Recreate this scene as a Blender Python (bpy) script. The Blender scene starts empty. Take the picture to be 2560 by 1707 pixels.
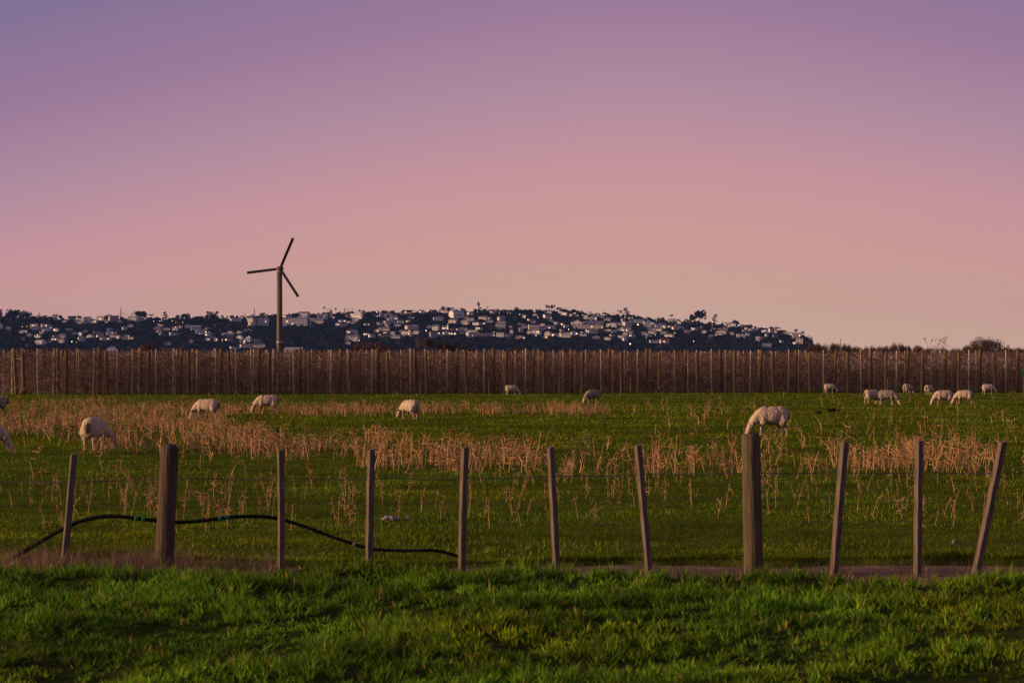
import bpy, bmesh, math, random
import numpy as np
from mathutils import Vector, Matrix, noise as mnoise

R = math.radians
rs = np.random.RandomState(11)
random.seed(5)
scene = bpy.context.scene
C = scene.collection

# ------------------------------------------------------------------ camera
F = 4978.0          # focal length in photo pixels (70 mm on a 36 mm sensor, 2560 px wide)
H = 1.65            # eye height
HZ = 922.0          # photo row of the horizon
cam = bpy.data.cameras.new('camera')
cam.lens = 70; cam.sensor_width = 36; cam.sensor_fit = 'HORIZONTAL'
cam.shift_y = (HZ - 853.5) / 2560.0
cam.clip_start = 0.5; cam.clip_end = 30000
cam.dof.use_dof = True; cam.dof.focus_distance = 58; cam.dof.aperture_fstop = 8.0
cam_o = bpy.data.objects.new('camera', cam); C.objects.link(cam_o)
cam_o.location = (0, 0, H); cam_o.rotation_euler = (R(90), 0, 0)
scene.camera = cam_o

# ------------------------------------------------------------------ sky
def lin(r, g, b):
    f = lambda c: (c / 255 / 12.92) if c / 255 <= 0.04045 else ((c / 255 + 0.055) / 1.055) ** 2.4
    return (f(r), f(g), f(b), 1.0)
world = bpy.data.worlds.new('World'); scene.world = world; world.use_nodes = True
wn = world.node_tree.nodes; wl = world.node_tree.links; wn.clear()
def wm(op, a, b=None, c=None):
    n = wn.new('ShaderNodeMath'); n.operation = op
    for i, v in enumerate((a, b, c)):
        if v is None: continue
        if isinstance(v, (int, float)): n.inputs[i].default_value = v
        else: wl.new(v, n.inputs[i])
    return n.outputs[0]
tc = wn.new('ShaderNodeTexCoord'); sx = wn.new('ShaderNodeSeparateXYZ'); wl.new(tc.outputs['Generated'], sx.inputs[0])
hyp = wm('SQRT', wm('ADD', wm('MULTIPLY', sx.outputs[0], sx.outputs[0]), wm('MULTIPLY', sx.outputs[1], sx.outputs[1])))
elev = wm('ARCTAN2', sx.outputs[2], hyp)
az = wm('ARCTAN2', sx.outputs[0], sx.outputs[1])
d = wm('MINIMUM', wm('DIVIDE', wm('ABSOLUTE', wm('SUBTRACT', az, 0.06)), 0.31), 1.5)
e0 = wm('MAXIMUM', wm('DIVIDE', elev, 0.1832), 0.0)
shift = wm('MULTIPLY', wm('MULTIPLY', wm('POWER', d, 1.6), 0.36), wm('MULTIPLY_ADD', wm('MINIMUM', e0, 1.0), 0.5, 0.5))
e = wm('ADD', e0, shift)
ramp = wn.new('ShaderNodeValToRGB'); ramp.color_ramp.interpolation = 'LINEAR'
wl.new(wm('DIVIDE', e, 8.5), ramp.inputs[0])
stops = [(0.0, (211, 176, 153)), (0.10, (211, 173, 151)), (0.24, (209, 164, 149)), (0.40, (206, 156, 151)), (0.56, (199, 149, 157)),
         (0.75, (179, 140, 159)), (1.0, (156, 122, 154)), (1.27, (133, 114, 151)), (2.2, (124, 109, 144)), (4.5, (116, 104, 136)), (8.5, (110, 101, 131))]
els = ramp.color_ramp.elements
while len(els) < len(stops): els.new(0.5)
for el, (p, c) in zip(els, stops): el.position = p / 8.5; el.color = lin(*c)
bg = wn.new('ShaderNodeBackground'); wl.new(ramp.outputs[0], bg.inputs[0]); bg.inputs[1].default_value = 1.0
wo = wn.new('ShaderNodeOutputWorld'); wl.new(bg.outputs[0], wo.inputs[0])

# ------------------------------------------------------------------ sun (low, soft, from the left and a little behind)
sun = bpy.data.lights.new('sun', 'SUN'); sun.energy = 4.8; sun.angle = R(10); sun.color = (1.0, 0.62, 0.34)
sun_o = bpy.data.objects.new('sun', sun); C.objects.link(sun_o)
saz, sel = R(11), R(10)
sdir = Vector((-math.cos(saz) * math.cos(sel), -math.sin(saz) * math.cos(sel), math.sin(sel)))
sun_o.rotation_euler = (-sdir).to_track_quat('-Z', 'Y').to_euler()

scene.view_settings.view_transform = 'Standard'; scene.view_settings.look = 'None'
scene.view_settings.exposure = 0.0; scene.view_settings.gamma = 1.0
scene.render.engine = 'CYCLES'
scene.cycles.use_denoising = True
scene.cycles.max_bounces = 5; scene.cycles.diffuse_bounces = 3; scene.cycles.transmission_bounces = 3
scene.cycles.transparent_max_bounces = 4; scene.cycles.volume_bounces = 0
scene.cycles.caustics_reflective = False; scene.cycles.caustics_refractive = False

# ------------------------------------------------------------------ helpers
def gx(px, Y): return (px - 1280.0) / F * Y
def gz(py, Y): return H + (HZ - py) * Y / F
def ground_Y(py): return F * H / (py - HZ)
DS = 2560 / 2352.0      # the scale at which positions were read from the photograph

def mesh_np(name, V, quads=None, tris=None, smooth=False, tint=None, mi=None):
    me = bpy.data.meshes.new(name)
    V = np.asarray(V, dtype=np.float32).reshape(-1, 3)
    q = np.zeros((0, 4), int) if quads is None else np.asarray(quads, dtype=np.int32).reshape(-1, 4)
    t = np.zeros((0, 3), int) if tris is None else np.asarray(tris, dtype=np.int32).reshape(-1, 3)
    me.vertices.add(len(V)); me.vertices.foreach_set('co', V.ravel())
    nl = len(q) * 4 + len(t) * 3
    me.loops.add(nl); me.loops.foreach_set('vertex_index', np.concatenate([q.ravel(), t.ravel()]).astype(np.int32))
    me.polygons.add(len(q) + len(t))
    ls = np.concatenate([np.arange(len(q)) * 4, len(q) * 4 + np.arange(len(t)) * 3]).astype(np.int32)
    me.polygons.foreach_set('loop_start', ls)
    if mi is not None: me.polygons.foreach_set('material_index', np.asarray(mi, dtype=np.int32))
    me.update(calc_edges=True)
    me.validate()
    me.polygons.foreach_set('use_smooth', np.full(len(me.polygons), bool(smooth)))
    if tint is not None:
        a = me.attributes.new('tint', 'FLOAT_COLOR', 'POINT')
        tt = np.ones((len(V), 4), dtype=np.float32); tt[:, :3] = tint
        a.data.foreach_set('color', tt.ravel())
    return me

def obj(name, me, mat=None, parent=None, loc=None):
    o = bpy.data.objects.new(name, me); C.objects.link(o)
    if me is not None and mat is not None and len(me.materials) == 0:
        for m in (mat if isinstance(mat, (list, tuple)) else [mat]): me.materials.append(m)
    if parent is not None: o.parent = parent
    if loc is not None: o.location = loc
    return o

def tag(o, label=None, cat=None, group=None, kind=None):
    if label: o['label'] = label
    if cat: o['category'] = cat
    if group: o['group'] = group
    if kind: o['kind'] = kind
    return o

def empty(name, loc=(0, 0, 0), rz=0.0):
    o = bpy.data.objects.new(name, None); C.objects.link(o); o.location = loc; o.rotation_euler = (0, 0, rz)
    o.empty_display_size = 0.2
    return o

def tubes(P0, P1, R0, R1, n=3):
    P0 = np.asarray(P0, float); P1 = np.asarray(P1, float); N = len(P0)
    R0 = np.broadcast_to(np.asarray(R0, float), (N,)); R1 = np.broadcast_to(np.asarray(R1, float), (N,))
    dd = P1 - P0; L = np.linalg.norm(dd, axis=1, keepdims=True); dd = dd / np.maximum(L, 1e-9)
    ref = np.where(np.abs(dd[:, 2:3]) < 0.9, np.array([[0, 0, 1.0]]), np.array([[1.0, 0, 0]]))
    u = np.cross(dd, ref); u /= np.maximum(np.linalg.norm(u, axis=1, keepdims=True), 1e-9)
    v = np.cross(dd, u)
    ang = np.arange(n) * 2 * math.pi / n
    ring = u[:, None, :] * np.cos(ang)[None, :, None] + v[:, None, :] * np.sin(ang)[None, :, None]
    A = P0[:, None, :] + ring * R0[:, None, None]; B = P1[:, None, :] + ring * R1[:, None, None]
    V = np.concatenate([A, B], axis=1).reshape(-1, 3)
    k = np.arange(n); k2 = (k + 1) % n
    q = np.stack([k, k2, n + k2, n + k], axis=1)
    Q = (q[None] + (np.arange(N) * 2 * n)[:, None, None]).reshape(-1, 4)
    return V, Q

def path_tube(pts, rad, n=10, caps=True):
    """one continuous tube along a polyline"""
    pts = np.asarray(pts, float); N = len(pts)
    rad = np.broadcast_to(np.asarray(rad, float), (N,))
    T = np.gradient(pts, axis=0); T /= np.maximum(np.linalg.norm(T, axis=1, keepdims=True), 1e-9)
    u = np.cross(T[0], [0, 0, 1.0]) if abs(T[0][2]) < 0.9 else np.cross(T[0], [1.0, 0, 0])
    u /= np.linalg.norm(u); V = []
    for i in range(N):
        u = u - T[i] * np.dot(u, T[i]); u /= np.linalg.norm(u); v = np.cross(T[i], u)
        for k in range(n):
            a = 2 * math.pi * k / n
            V.append(pts[i] + rad[i] * (u * math.cos(a) + v * math.sin(a)))
    Q = []
    for i in range(N - 1):
        for k in range(n):
            k2 = (k + 1) % n
            Q.append((i * n + k, i * n + k2, (i + 1) * n + k2, (i + 1) * n + k))
    Tt = []
    if caps:
        V.append(pts[0]); V.append(pts[-1]); a, b = len(V) - 2, len(V) - 1
        for k in range(n):
            k2 = (k + 1) % n
            Tt.append((a, k2, k)); Tt.append((b, (N - 1) * n + k, (N - 1) * n + k2))
    return np.array(V), np.array(Q), np.array(Tt) if Tt else None

def box(sx, sy, sz, z0=0.0, cx=0.0, cy=0.0):
    V = np.array([(cx + x * sx / 2, cy + y * sy / 2, z0 + z * sz) for z in (0, 1) for x, y in ((-1, -1), (1, -1), (1, 1), (-1, 1))])
    Q = np.array([(0, 3, 2, 1), (4, 5, 6, 7), (0, 1, 5, 4), (1, 2, 6, 5), (2, 3, 7, 6), (3, 0, 4, 7)])
    return V, Q

def join(parts):
    """parts: list of (V,Q) -> V,Q"""
    Vs, Qs, off = [], [], 0
    for V, Q in parts:
        Vs.append(V); Qs.append(np.asarray(Q) + off); off += len(V)
    return np.concatenate(Vs), np.concatenate(Qs)

def _h(ix, iy, seed):
    n = (ix.astype(np.int64) * 374761393 + iy.astype(np.int64) * 668265263 + seed * 2147483647) & 0xffffffff
    n = ((n ^ (n >> 13)) * 1274126177) & 0xffffffff
    return ((n ^ (n >> 16)) & 0xffff) / 65535.0
def vnoise(x, y, s, seed=0):
    x = np.asarray(x, float) / s; y = np.asarray(y, float) / s
    ix = np.floor(x); iy = np.floor(y); fx = x - ix; fy = y - iy
    fx = fx * fx * (3 - 2 * fx); fy = fy * fy * (3 - 2 * fy)
    a = _h(ix, iy, seed); b = _h(ix + 1, iy, seed); c = _h(ix, iy + 1, seed); dd = _h(ix + 1, iy + 1, seed)
    return (a * (1 - fx) + b * fx) * (1 - fy) + (c * (1 - fx) + dd * fx) * fy

ORD = ['first', 'second', 'third', 'fourth', 'fifth', 'sixth', 'seventh', 'eighth', 'ninth', 'tenth', 'eleventh', 'twelfth', 'thirteenth', 'fourteenth', 'fifteenth', 'sixteenth', 'seventeenth', 'eighteenth', 'nineteenth', 'twentieth',
       'twenty-first', 'twenty-second', 'twenty-third', 'twenty-fourth', 'twenty-fifth', 'twenty-sixth', 'twenty-seventh', 'twenty-eighth', 'twenty-ninth', 'thirtieth', 'thirty-first', 'thirty-second', 'thirty-third', 'thirty-fourth', 'thirty-fifth']
def ordw(i):
    if i <= 35: return ORD[i - 1]
    s = {1: 'st', 2: 'nd', 3: 'rd'}.get(i % 10 if i % 100 not in (11, 12, 13) else 0, 'th'); return f'{i}{s}'

# ------------------------------------------------------------------ materials
def mat(name, col, rough=0.9, var=0.25, scale=6.0, bump=0.0, bscale=None, stretch=None, tint=False, col2=None, translucent=0.0, spec=0.2, coord='Object', metallic=0.0):
    m = bpy.data.materials.new(name); m.use_nodes = True
    nt = m.node_tree; n = nt.nodes; l = nt.links; n.clear()
    out = n.new('ShaderNodeOutputMaterial'); b = n.new('ShaderNodeBsdfPrincipled')
    b.inputs['Roughness'].default_value = rough; b.inputs['Specular IOR Level'].default_value = spec if rough < 0.8 else 0.0; b.inputs['Metallic'].default_value = metallic
    t = n.new('ShaderNodeTexCoord'); mp = n.new('ShaderNodeMapping'); l.new(t.outputs[coord], mp.inputs[0])
    if stretch: mp.inputs['Scale'].default_value = stretch
    nz = n.new('ShaderNodeTexNoise'); nz.inputs['Scale'].default_value = scale; nz.inputs['Detail'].default_value = 5; nz.inputs['Roughness'].default_value = 0.65
    l.new(mp.outputs[0], nz.inputs[0])
    mr = n.new('ShaderNodeMapRange'); mr.inputs[1].default_value = 0.28; mr.inputs[2].default_value = 0.72
    l.new(nz.outputs[0], mr.inputs[0])
    mx = n.new('ShaderNodeMix'); mx.data_type = 'RGBA'
    c1 = tuple(c * (1 - var) for c in col); c2 = col2 if col2 else tuple(min(1, c * (1 + var)) for c in col)
    mx.inputs[6].default_value = (*c1, 1); mx.inputs[7].default_value = (*c2, 1)
    l.new(mr.outputs[0], mx.inputs[0])
    src = mx.outputs[2]
    if tint:
        at = n.new('ShaderNodeAttribute'); at.attribute_name = 'tint'
        mm = n.new('ShaderNodeMix'); mm.data_type = 'RGBA'; mm.blend_type = 'MULTIPLY'; mm.inputs[0].default_value = 1
        l.new(src, mm.inputs[6]); l.new(at.outputs['Color'], mm.inputs[7]); src = mm.outputs[2]
    l.new(src, b.inputs['Base Color'])
    sh = b.outputs[0]
    if translucent > 0:
        tr = n.new('ShaderNodeBsdfTranslucent'); l.new(src, tr.inputs[0])
        ms = n.new('ShaderNodeMixShader'); ms.inputs[0].default_value = translucent
        l.new(sh, ms.inputs[1]); l.new(tr.outputs[0], ms.inputs[2]); sh = ms.outputs[0]
    if bump > 0:
        nb = n.new('ShaderNodeTexNoise'); nb.inputs['Scale'].default_value = bscale or scale * 4; nb.inputs['Detail'].default_value = 4
        l.new(mp.outputs[0], nb.inputs[0])
        bp = n.new('ShaderNodeBump'); bp.inputs['Strength'].default_value = bump; bp.inputs['Distance'].default_value = 0.02
        l.new(nb.outputs[0], bp.inputs['Height']); l.new(bp.outputs[0], b.inputs['Normal'])
    l.new(sh, out.inputs[0])
    return m
def emis(name, col, strength):
    m = bpy.data.materials.new(name); m.use_nodes = True
    nt = m.node_tree; nt.nodes.clear(); e_ = nt.nodes.new('ShaderNodeEmission'); o_ = nt.nodes.new('ShaderNodeOutputMaterial')
    e_.inputs[0].default_value = (*col, 1); e_.inputs[1].default_value = strength; nt.links.new(e_.outputs[0], o_.inputs[0])
    m.cycles.emission_sampling = 'NONE'
    return m

M = {}
M['pasture'] = mat('pasture_soil_and_turf', (0.074, 0.096, 0.010), var=0.5, scale=0.9, bump=0.8, bscale=14)
M['verge'] = mat('verge_soil', (0.036, 0.050, 0.010), var=0.5, scale=3, bump=0.6, bscale=20)
M['dirt'] = mat('dry_dirt', (0.250, 0.165, 0.105), var=0.35, scale=5, bump=0.8, bscale=30)
M['far'] = mat('far_ground', (0.05, 0.05, 0.02), var=0.4, scale=0.02)
M['turf'] = mat('short_pasture_grass', (0.134, 0.208, 0.014), var=0.35, scale=0.7, tint=True, translucent=0.35)
M['blade'] = mat('verge_grass_blades', (0.128, 0.250, 0.013), var=0.35, scale=1.1, tint=True, translucent=0.4, rough=0.7, spec=0.1)
M['straw'] = mat('dead_straw', (0.30, 0.200, 0.130), var=0.3, scale=3, tint=True, translucent=0.25)
M['stalk'] = mat('dead_thistle_stalk', (0.46, 0.275, 0.140), var=0.35, scale=7, tint=True)
M['head'] = mat('dead_thistle_head', (0.30, 0.150, 0.065), var=0.4, scale=25)
M['wood'] = mat('weathered_fence_wood', (0.138, 0.108, 0.086), var=0.55, scale=9, stretch=(4, 4, 0.5), bump=0.5, bscale=16)
M['wood_post'] = mat('weathered_round_post', (0.098, 0.070, 0.052), var=0.55, scale=7, stretch=(3, 3, 0.35), bump=0.7, bscale=14)
M['wood_moss'] = mat('mossy_round_post', (0.105, 0.084, 0.042), var=0.45, scale=6, stretch=(3, 3, 0.35), bump=0.7, bscale=14, col2=(0.16, 0.13, 0.085))
M['wire'] = mat('galvanised_wire', (0.10, 0.10, 0.10), rough=0.5, var=0.3, scale=20, metallic=0.3)
M['hose'] = mat('black_hose', (0.014, 0.014, 0.015), rough=0.85, var=0.3, scale=6, spec=0.35)
M['tape'] = mat('green_tape', (0.01, 0.16, 0.085), rough=0.5, var=0.15)
M['greytape'] = mat('grey_tape', (0.30, 0.29, 0.32), rough=0.5, var=0.2)
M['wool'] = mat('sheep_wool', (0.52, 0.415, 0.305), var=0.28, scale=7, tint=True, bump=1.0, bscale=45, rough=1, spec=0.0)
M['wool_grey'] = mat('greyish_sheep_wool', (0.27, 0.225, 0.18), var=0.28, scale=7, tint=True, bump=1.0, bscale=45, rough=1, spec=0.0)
M['face'] = mat('sheep_face_hair', (0.50, 0.37, 0.265), var=0.15, scale=8, rough=0.9)
M['hoof'] = mat('sheep_hoof', (0.05, 0.04, 0.035), var=0.2, rough=0.6)
M['eye'] = mat('dark_eye', (0.01, 0.01, 0.01), rough=0.2, var=0.1, spec=0.5)
M['orch_post'] = mat('orchard_end_post', (0.150, 0.100, 0.048), var=0.35, scale=4, stretch=(3, 3, 0.4), bump=0.4)
M['orch_pale'] = mat('orchard_pale_post', (0.45, 0.355, 0.25), var=0.3, scale=4, stretch=(3, 3, 0.5))
M['twig'] = mat('bare_vine_twigs', (0.168, 0.104, 0.080), var=0.45, scale=2.5, tint=True)
M['trunkgrey'] = mat('grey_bark', (0.15, 0.12, 0.11), var=0.3, scale=5)
M['tower'] = mat('rusty_steel_tower', (0.120, 0.080, 0.062), rough=0.6, var=0.3, scale=1.5, stretch=(1, 1, 0.3), spec=0.3)
M['steel'] = mat('pale_steel', (0.38, 0.33, 0.30), rough=0.5, var=0.15)
M['blackblade'] = mat('black_blade', (0.014, 0.014, 0.015), rough=0.5, var=0.2, spec=0.3)
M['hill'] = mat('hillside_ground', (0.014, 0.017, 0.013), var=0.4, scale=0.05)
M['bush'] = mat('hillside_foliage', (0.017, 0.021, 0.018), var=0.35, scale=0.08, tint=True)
M['leaf_dark'] = mat('dark_evergreen_leaves', (0.013, 0.018, 0.014), var=0.35, scale=0.3)
M['leaf_mid'] = mat('grey_green_leaves', (0.026, 0.030, 0.023), var=0.35, scale=0.3)
M['leaf_green'] = mat('fresh_green_needles', (0.030, 0.085, 0.030), var=0.3, scale=0.3)
M['bare'] = mat('bare_twigs_far', (0.070, 0.052, 0.050), var=0.3, scale=0.5)
M['rust'] = mat('autumn_leaves', (0.130, 0.045, 0.026), var=0.4, scale=0.4)
M['rust2'] = mat('brown_bare_crown', (0.105, 0.065, 0.052), var=0.35, scale=0.4)
WALLS = {'white': (0.70, 0.68, 0.67), 'cream': (0.66, 0.58, 0.48), 'pale grey': (0.54, 0.53, 0.54), 'grey': (0.28, 0.28, 0.31), 'tan': (0.42, 0.31, 0.24)}
ROOFS = {'grey': (0.15, 0.15, 0.17), 'dark': (0.05, 0.05, 0.06), 'red': (0.16, 0.06, 0.045), 'pale': (0.32, 0.31, 0.335)}
for k, c in WALLS.items(): M['wall_' + k] = mat('wall_paint_' + k.replace(' ', '_'), c, var=0.1, scale=0.3)
for k, c in ROOFS.items(): M['roof_' + k] = mat('roofing_' + k, c, var=0.15, scale=0.4, rough=0.6)
M['glass'] = mat('dark_window_glass', (0.02, 0.022, 0.03), rough=0.1, var=0.1, spec=0.6)
M['lit_warm'] = emis('lit_window_warm', (1.0, 0.62, 0.30), 2.0)
M['lamp_warm'] = emis('lamp_glow_warm', (1.0, 0.62, 0.30), 10.0)
M['lamp_cool'] = emis('lamp_glow_pale', (0.95, 1.0, 0.66), 9.0)
M['bird_black'] = mat('black_feathers', (0.012, 0.011, 0.013), var=0.2, rough=0.5)
M['bird_white'] = mat('white_feathers', (0.65, 0.62, 0.60), var=0.1)
M['plastic'] = mat('pale_plastic_scrap', (0.22, 0.20, 0.19), var=0.15, rough=0.6)
M['stone'] = mat('pale_stone', (0.20, 0.17, 0.14), var=0.2, scale=20)
M['weed'] = mat('broad_weed_leaves', (0.035, 0.085, 0.014), var=0.3, scale=12, translucent=0.25)
M['rush'] = mat('dark_rushes', (0.014, 0.026, 0.010), var=0.3)
M['sign'] = mat('green_sign', (0.02, 0.16, 0.08), var=0.1)

# ------------------------------------------------------------------ ground
def pasture_z(x, y):
    return 0.05 * (vnoise(x, y, 3.1, 3) - 0.5) + 0.03 * (vnoise(x, y, 0.8, 4) - 0.5)
def pasture_edge(x): return 17.25 - 0.30 * np.clip((0.2 - x) / 0.8, 0, 1) + 0.35 * (vnoise(x, x * 0 + 3, 1.3, 8) - 0.5) + 0.15 * (vnoise(x, x * 0 + 3, 0.3, 9) - 0.5)
def verge_edge(x): return 16.0 + 0.45 * (vnoise(x, x * 0 + 5, 1.6, 18) - 0.5) + 0.2 * (vnoise(x, x * 0 + 5, 0.4, 19) - 0.5) + 0.42 * np.clip((x + 2.5) / 0.5, 0, 1) * np.clip((-0.3 - x) / 0.6, 0, 1) + 0.15 * np.clip((-2.3 - x) / 0.4, 0, 1) - 0.22 * np.clip((x - 0.1) / 0.5, 0, 1) - 0.25 * np.clip((x - 1.5) / 2, 0, 1) * np.clip((4.2 - x) / 1.0, 0, 1)
def verge_z(x, y):
    lump = vnoise(x, y * 1.3, 0.75, 31) * 0.6 + vnoise(x, y * 1.3, 0.32, 32) * 0.4
    fade = np.clip((verge_edge(x) - y) / 0.4, 0, 1)
    return -0.05 + fade * (0.0 + 0.15 * lump)

def grid(name, xs, ysf, zf, material, label, ny, skirt=0.0):
    xs = np.asarray(xs); nx = len(xs)
    X = np.repeat(xs[None, :], ny, 0); Y = np.stack([ysf(xs, t) for t in np.linspace(0, 1, ny)])
    Z = zf(X, Y)
    if skirt:
        X = np.vstack([X[:1], X]); Y = np.vstack([Y[:1] + 0.02, Y]); Z = np.vstack([Z[:1] - skirt, Z]); ny += 1
    V = np.stack([X, Y, Z], -1).reshape(-1, 3)
    i = np.arange(ny - 1)[:, None] * nx + np.arange(nx - 1)[None, :]
    Q = np.stack([i, i + 1, i + 1 + nx, i + nx], -1).reshape(-1, 4)
    o = obj(name, mesh_np(name, V, Q, smooth=True), material)
    return tag(o, label, None, None, 'structure')

far = obj('far_ground', mesh_np('far_ground', [(-9000, -200, -0.16), (9000, -200, -0.16), (9000, 12000, -0.16), (-9000, 12000, -0.16)], [(0, 1, 2, 3)]), M['far'])
tag(far, 'flat dark farmland reaching back to the hill', None, None, 'structure')
xs_p = np.concatenate([np.linspace(-140, -9, 90), np.linspace(-8.9, 8.9, 220), np.linspace(9, 140, 90)])
grid('pasture', xs_p, lambda x, t: pasture_edge(x) + (t ** 2.2) * (200 - 17), pasture_z, M['pasture'], 'short green sheep pasture behind the wire fence', 150, skirt=0.13)
xs_d = np.linspace(-30, 30, 400)
grid('dirt_strip', xs_d, lambda x, t: 15.0 + t * 2.8 + 0 * x, lambda x, y: -0.075 + 0.03 * vnoise(x, y, 0.5, 41) + 0.015 * vnoise(x, y, 0.13, 42), M['dirt'], 'bare dry strip of dirt along the fence line', 40)
grid('verge_ground', np.linspace(-14, 14, 260), lambda x, t: -6 + t * (verge_edge(x) + 6), verge_z, M['verge'], 'lumpy ground of the near grass verge', 160, skirt=0.06)

# ------------------------------------------------------------------ grass (uncountable)
def blades(x, y, z, h, w, lean, ang, tint, segs=3):
    """curved tapering blades; all arrays of length N"""
    N = len(x); V = np.zeros((N, segs * 2 + 1, 3)); face = ang + math.pi / 2 + rs.uniform(-0.6, 0.6, N)
    ux, uy = np.cos(face), np.sin(face)
    for s in range(segs + 1):
        t = s / segs
        bx = x + np.cos(ang) * lean * t ** 2 * h; by = y + np.sin(ang) * lean * t ** 2 * h
        bz = z + h * (t - 0.35 * np.clip(lean, 0, 1.2) * t ** 2)
        ww = w * (1 - t ** 2.6) * 0.5
        if s == segs: V[:, 2 * s] = np.stack([bx, by, bz], -1)
        else:
            V[:, 2 * s] = np.stack([bx - ux * ww, by - uy * ww, bz], -1); V[:, 2 * s + 1] = np.stack([bx + ux * ww, by + uy * ww, bz], -1)
    nv = segs * 2 + 1; off = (np.arange(N) * nv)[:, None]
    Q = [np.array([2 * s, 2 * s + 1, 2 * s + 3, 2 * s + 2])[None] + off for s in range(segs - 1)]
    Q = np.concatenate(Q) if Q else np.zeros((0, 4), int)
    T = np.array([2 * segs - 2, 2 * segs - 1, 2 * segs])[None] + off
    tt = np.repeat(tint[:, None, :], nv, 1).reshape(-1, 3)
    return V.reshape(-1, 3), Q, T, tt

def tint_green(x, y, n, s=1.0):
    base = 0.52 + 0.92 * vnoise(x, y * 1.3, 0.9 * s, 51) * rs.uniform(0.7, 1.3, n)
    yel = rs.uniform(0, 1.25, n) * vnoise(x, y, 1.7 * s, 52)
    return np.stack([base * (0.85 + 0.9 * yel), base * (0.95 + 0.12 * yel), base * (1.0 - 0.3 * yel)], -1)

# near verge
NT = 8200; NB = 17
ty = rs.uniform(9.5, 16.8, NT); tx = rs.uniform(-1, 1, NT) * (0.30 * ty + 0.5)
cl_ = vnoise(tx, ty * 1.3, 0.75, 31) * 0.6 + vnoise(tx, ty * 1.3, 0.32, 32) * 0.4
keep = (ty < verge_edge(tx)) & (rs.uniform(0, 1, NT) < np.clip((cl_ - 0.18) * 3.2, 0.48, 1))
tx, ty, cl_ = tx[keep], ty[keep], cl_[keep]; NT = len(tx)
th_ = (0.035 + 0.105 * cl_ ** 1.3) * rs.uniform(0.6, 1.3, NT) * (0.72 + 0.5 * np.clip((ty - 12.5) / 2.5, 0, 1))
ttint = tint_green(tx, ty, NT); broad = rs.uniform(0.006, 0.013, NT) * np.where(rs.uniform(0, 1, NT) < 0.25, 1.7, 1.0)
idx = np.repeat(np.arange(NT), NB); n = len(idx); ang = rs.uniform(0, 6.28, n); rr_ = np.abs(rs.normal(0, 0.035, n))
xv = tx[idx] + np.cos(ang) * rr_; yv = ty[idx] + np.sin(ang) * rr_
hv = th_[idx] * rs.uniform(0.5, 1.25, n); long_ = rs.uniform(0, 1, n) < 0.01; hv[long_] *= 1.7
tv = ttint[idx] * rs.uniform(0.75, 1.3, (n, 1)); dead = rs.uniform(0, 1, n) < 0.045; tv[dead] = np.array([3.2, 1.25, 6.0]) * rs.uniform(0.6, 1.1, (dead.sum(), 1))
V, Q, T, tt = blades(xv, yv, verge_z(xv, yv) - 0.01, hv, broad[idx] * rs.uniform(0.7, 1.3, n), np.abs(rs.normal(0.15, 0.2, n)) + rr_ * 11, ang, tv)
dry = None
tag(obj('verge_grass', mesh_np('verge_grass', V, Q, T, tint=tt), M['blade']), 'thick lush green grass filling the near verge', 'grass', None, 'stuff')

# pasture turf
N = 260000
u = rs.uniform(0, 1, N); yt = 17.3 * (135 / 17.3) ** (u ** 0.9); xt = rs.uniform(-1, 1, N) * (0.29 * yt + 0.6)
keep = (yt > pasture_edge(xt)) & (rs.uniform(0, 1, N) < 0.25 + 0.9 * vnoise(xt, yt, 1.1, 71))
xt, yt = xt[keep], yt[keep]; n = len(xt)
ne = 9000; xe = rs.uniform(-6, 6, ne); ye = pasture_edge(xe) + np.abs(rs.normal(0, 0.10, ne)); xt = np.concatenate([xt, xe]); yt = np.concatenate([yt, ye]); n = len(xt)
sz = np.clip(yt / 30, 0.8, 2.6)
ht = (0.020 + 0.075 * vnoise(xt, yt, 0.9, 72) * vnoise(xt, yt, 0.35, 74)) * rs.uniform(0.6, 1.5, n) * np.clip(yt / 32, 0.95, 1.7)
ht[-ne:] *= 1.6
V, Q, T, tt = blades(xt, yt, pasture_z(xt, yt) - 0.005, ht, 0.010 * sz * rs.uniform(0.6, 1.4, n), np.abs(rs.normal(0.5, 0.35, n)), rs.uniform(0, 6.28, n), tint_green(xt, yt, n, 2.2), segs=2)
tag(obj('pasture_grass', mesh_np('pasture_grass', V, Q, T, tint=tt), M['turf']), 'short grazed green grass across the sheep pasture', 'grass', None, 'stuff')

# dry straw at the fence foot
N = 13000
a = rs.uniform(0, 1, N)
xs_ = np.where(a < 0.52, rs.normal(-3.35, 0.8, N), np.where(a < 0.84, rs.uniform(-0.9, 4.9, N), rs.uniform(-4.9, 4.9, N)))
ys_ = 16.3 + rs.normal(0, 0.35, N); ys_ = np.clip(ys_, 15.6, 17.3)
leftpart = xs_ < -1.9
hs_ = np.where(leftpart, rs.uniform(0.05, 0.25, N) * (0.35 + 1.1 * vnoise(xs_, ys_, 0.45, 57)), rs.uniform(0.02, 0.09, N))
post_x = np.array([gx(p * DS, 16.3) for p in (145, 375, 646, 848, 1061, 1278, 1490, 1731, 1915, 2107, 2240)])
dpost = np.min(np.abs(xs_[:, None] - post_x[None]), axis=1)
hs_ = hs_ + np.where(dpost < 0.12, rs.uniform(0, 0.12, N), 0)
zs_ = np.full(N, -0.06)
lean = np.where(leftpart, np.abs(rs.normal(0.7, 0.4, N)), np.abs(rs.normal(1.5, 0.6, N)))
bb = rs.uniform(0.6, 1.35, N); tn = np.stack([bb, bb * rs.uniform(0.85, 1.1, N), bb * rs.uniform(0.8, 1.1, N)], -1)
V, Q, T, tt = blades(xs_, ys_, zs_, hs_, rs.uniform(0.003, 0.006, N), lean, rs.uniform(0, 6.28, N), tn)
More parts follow.
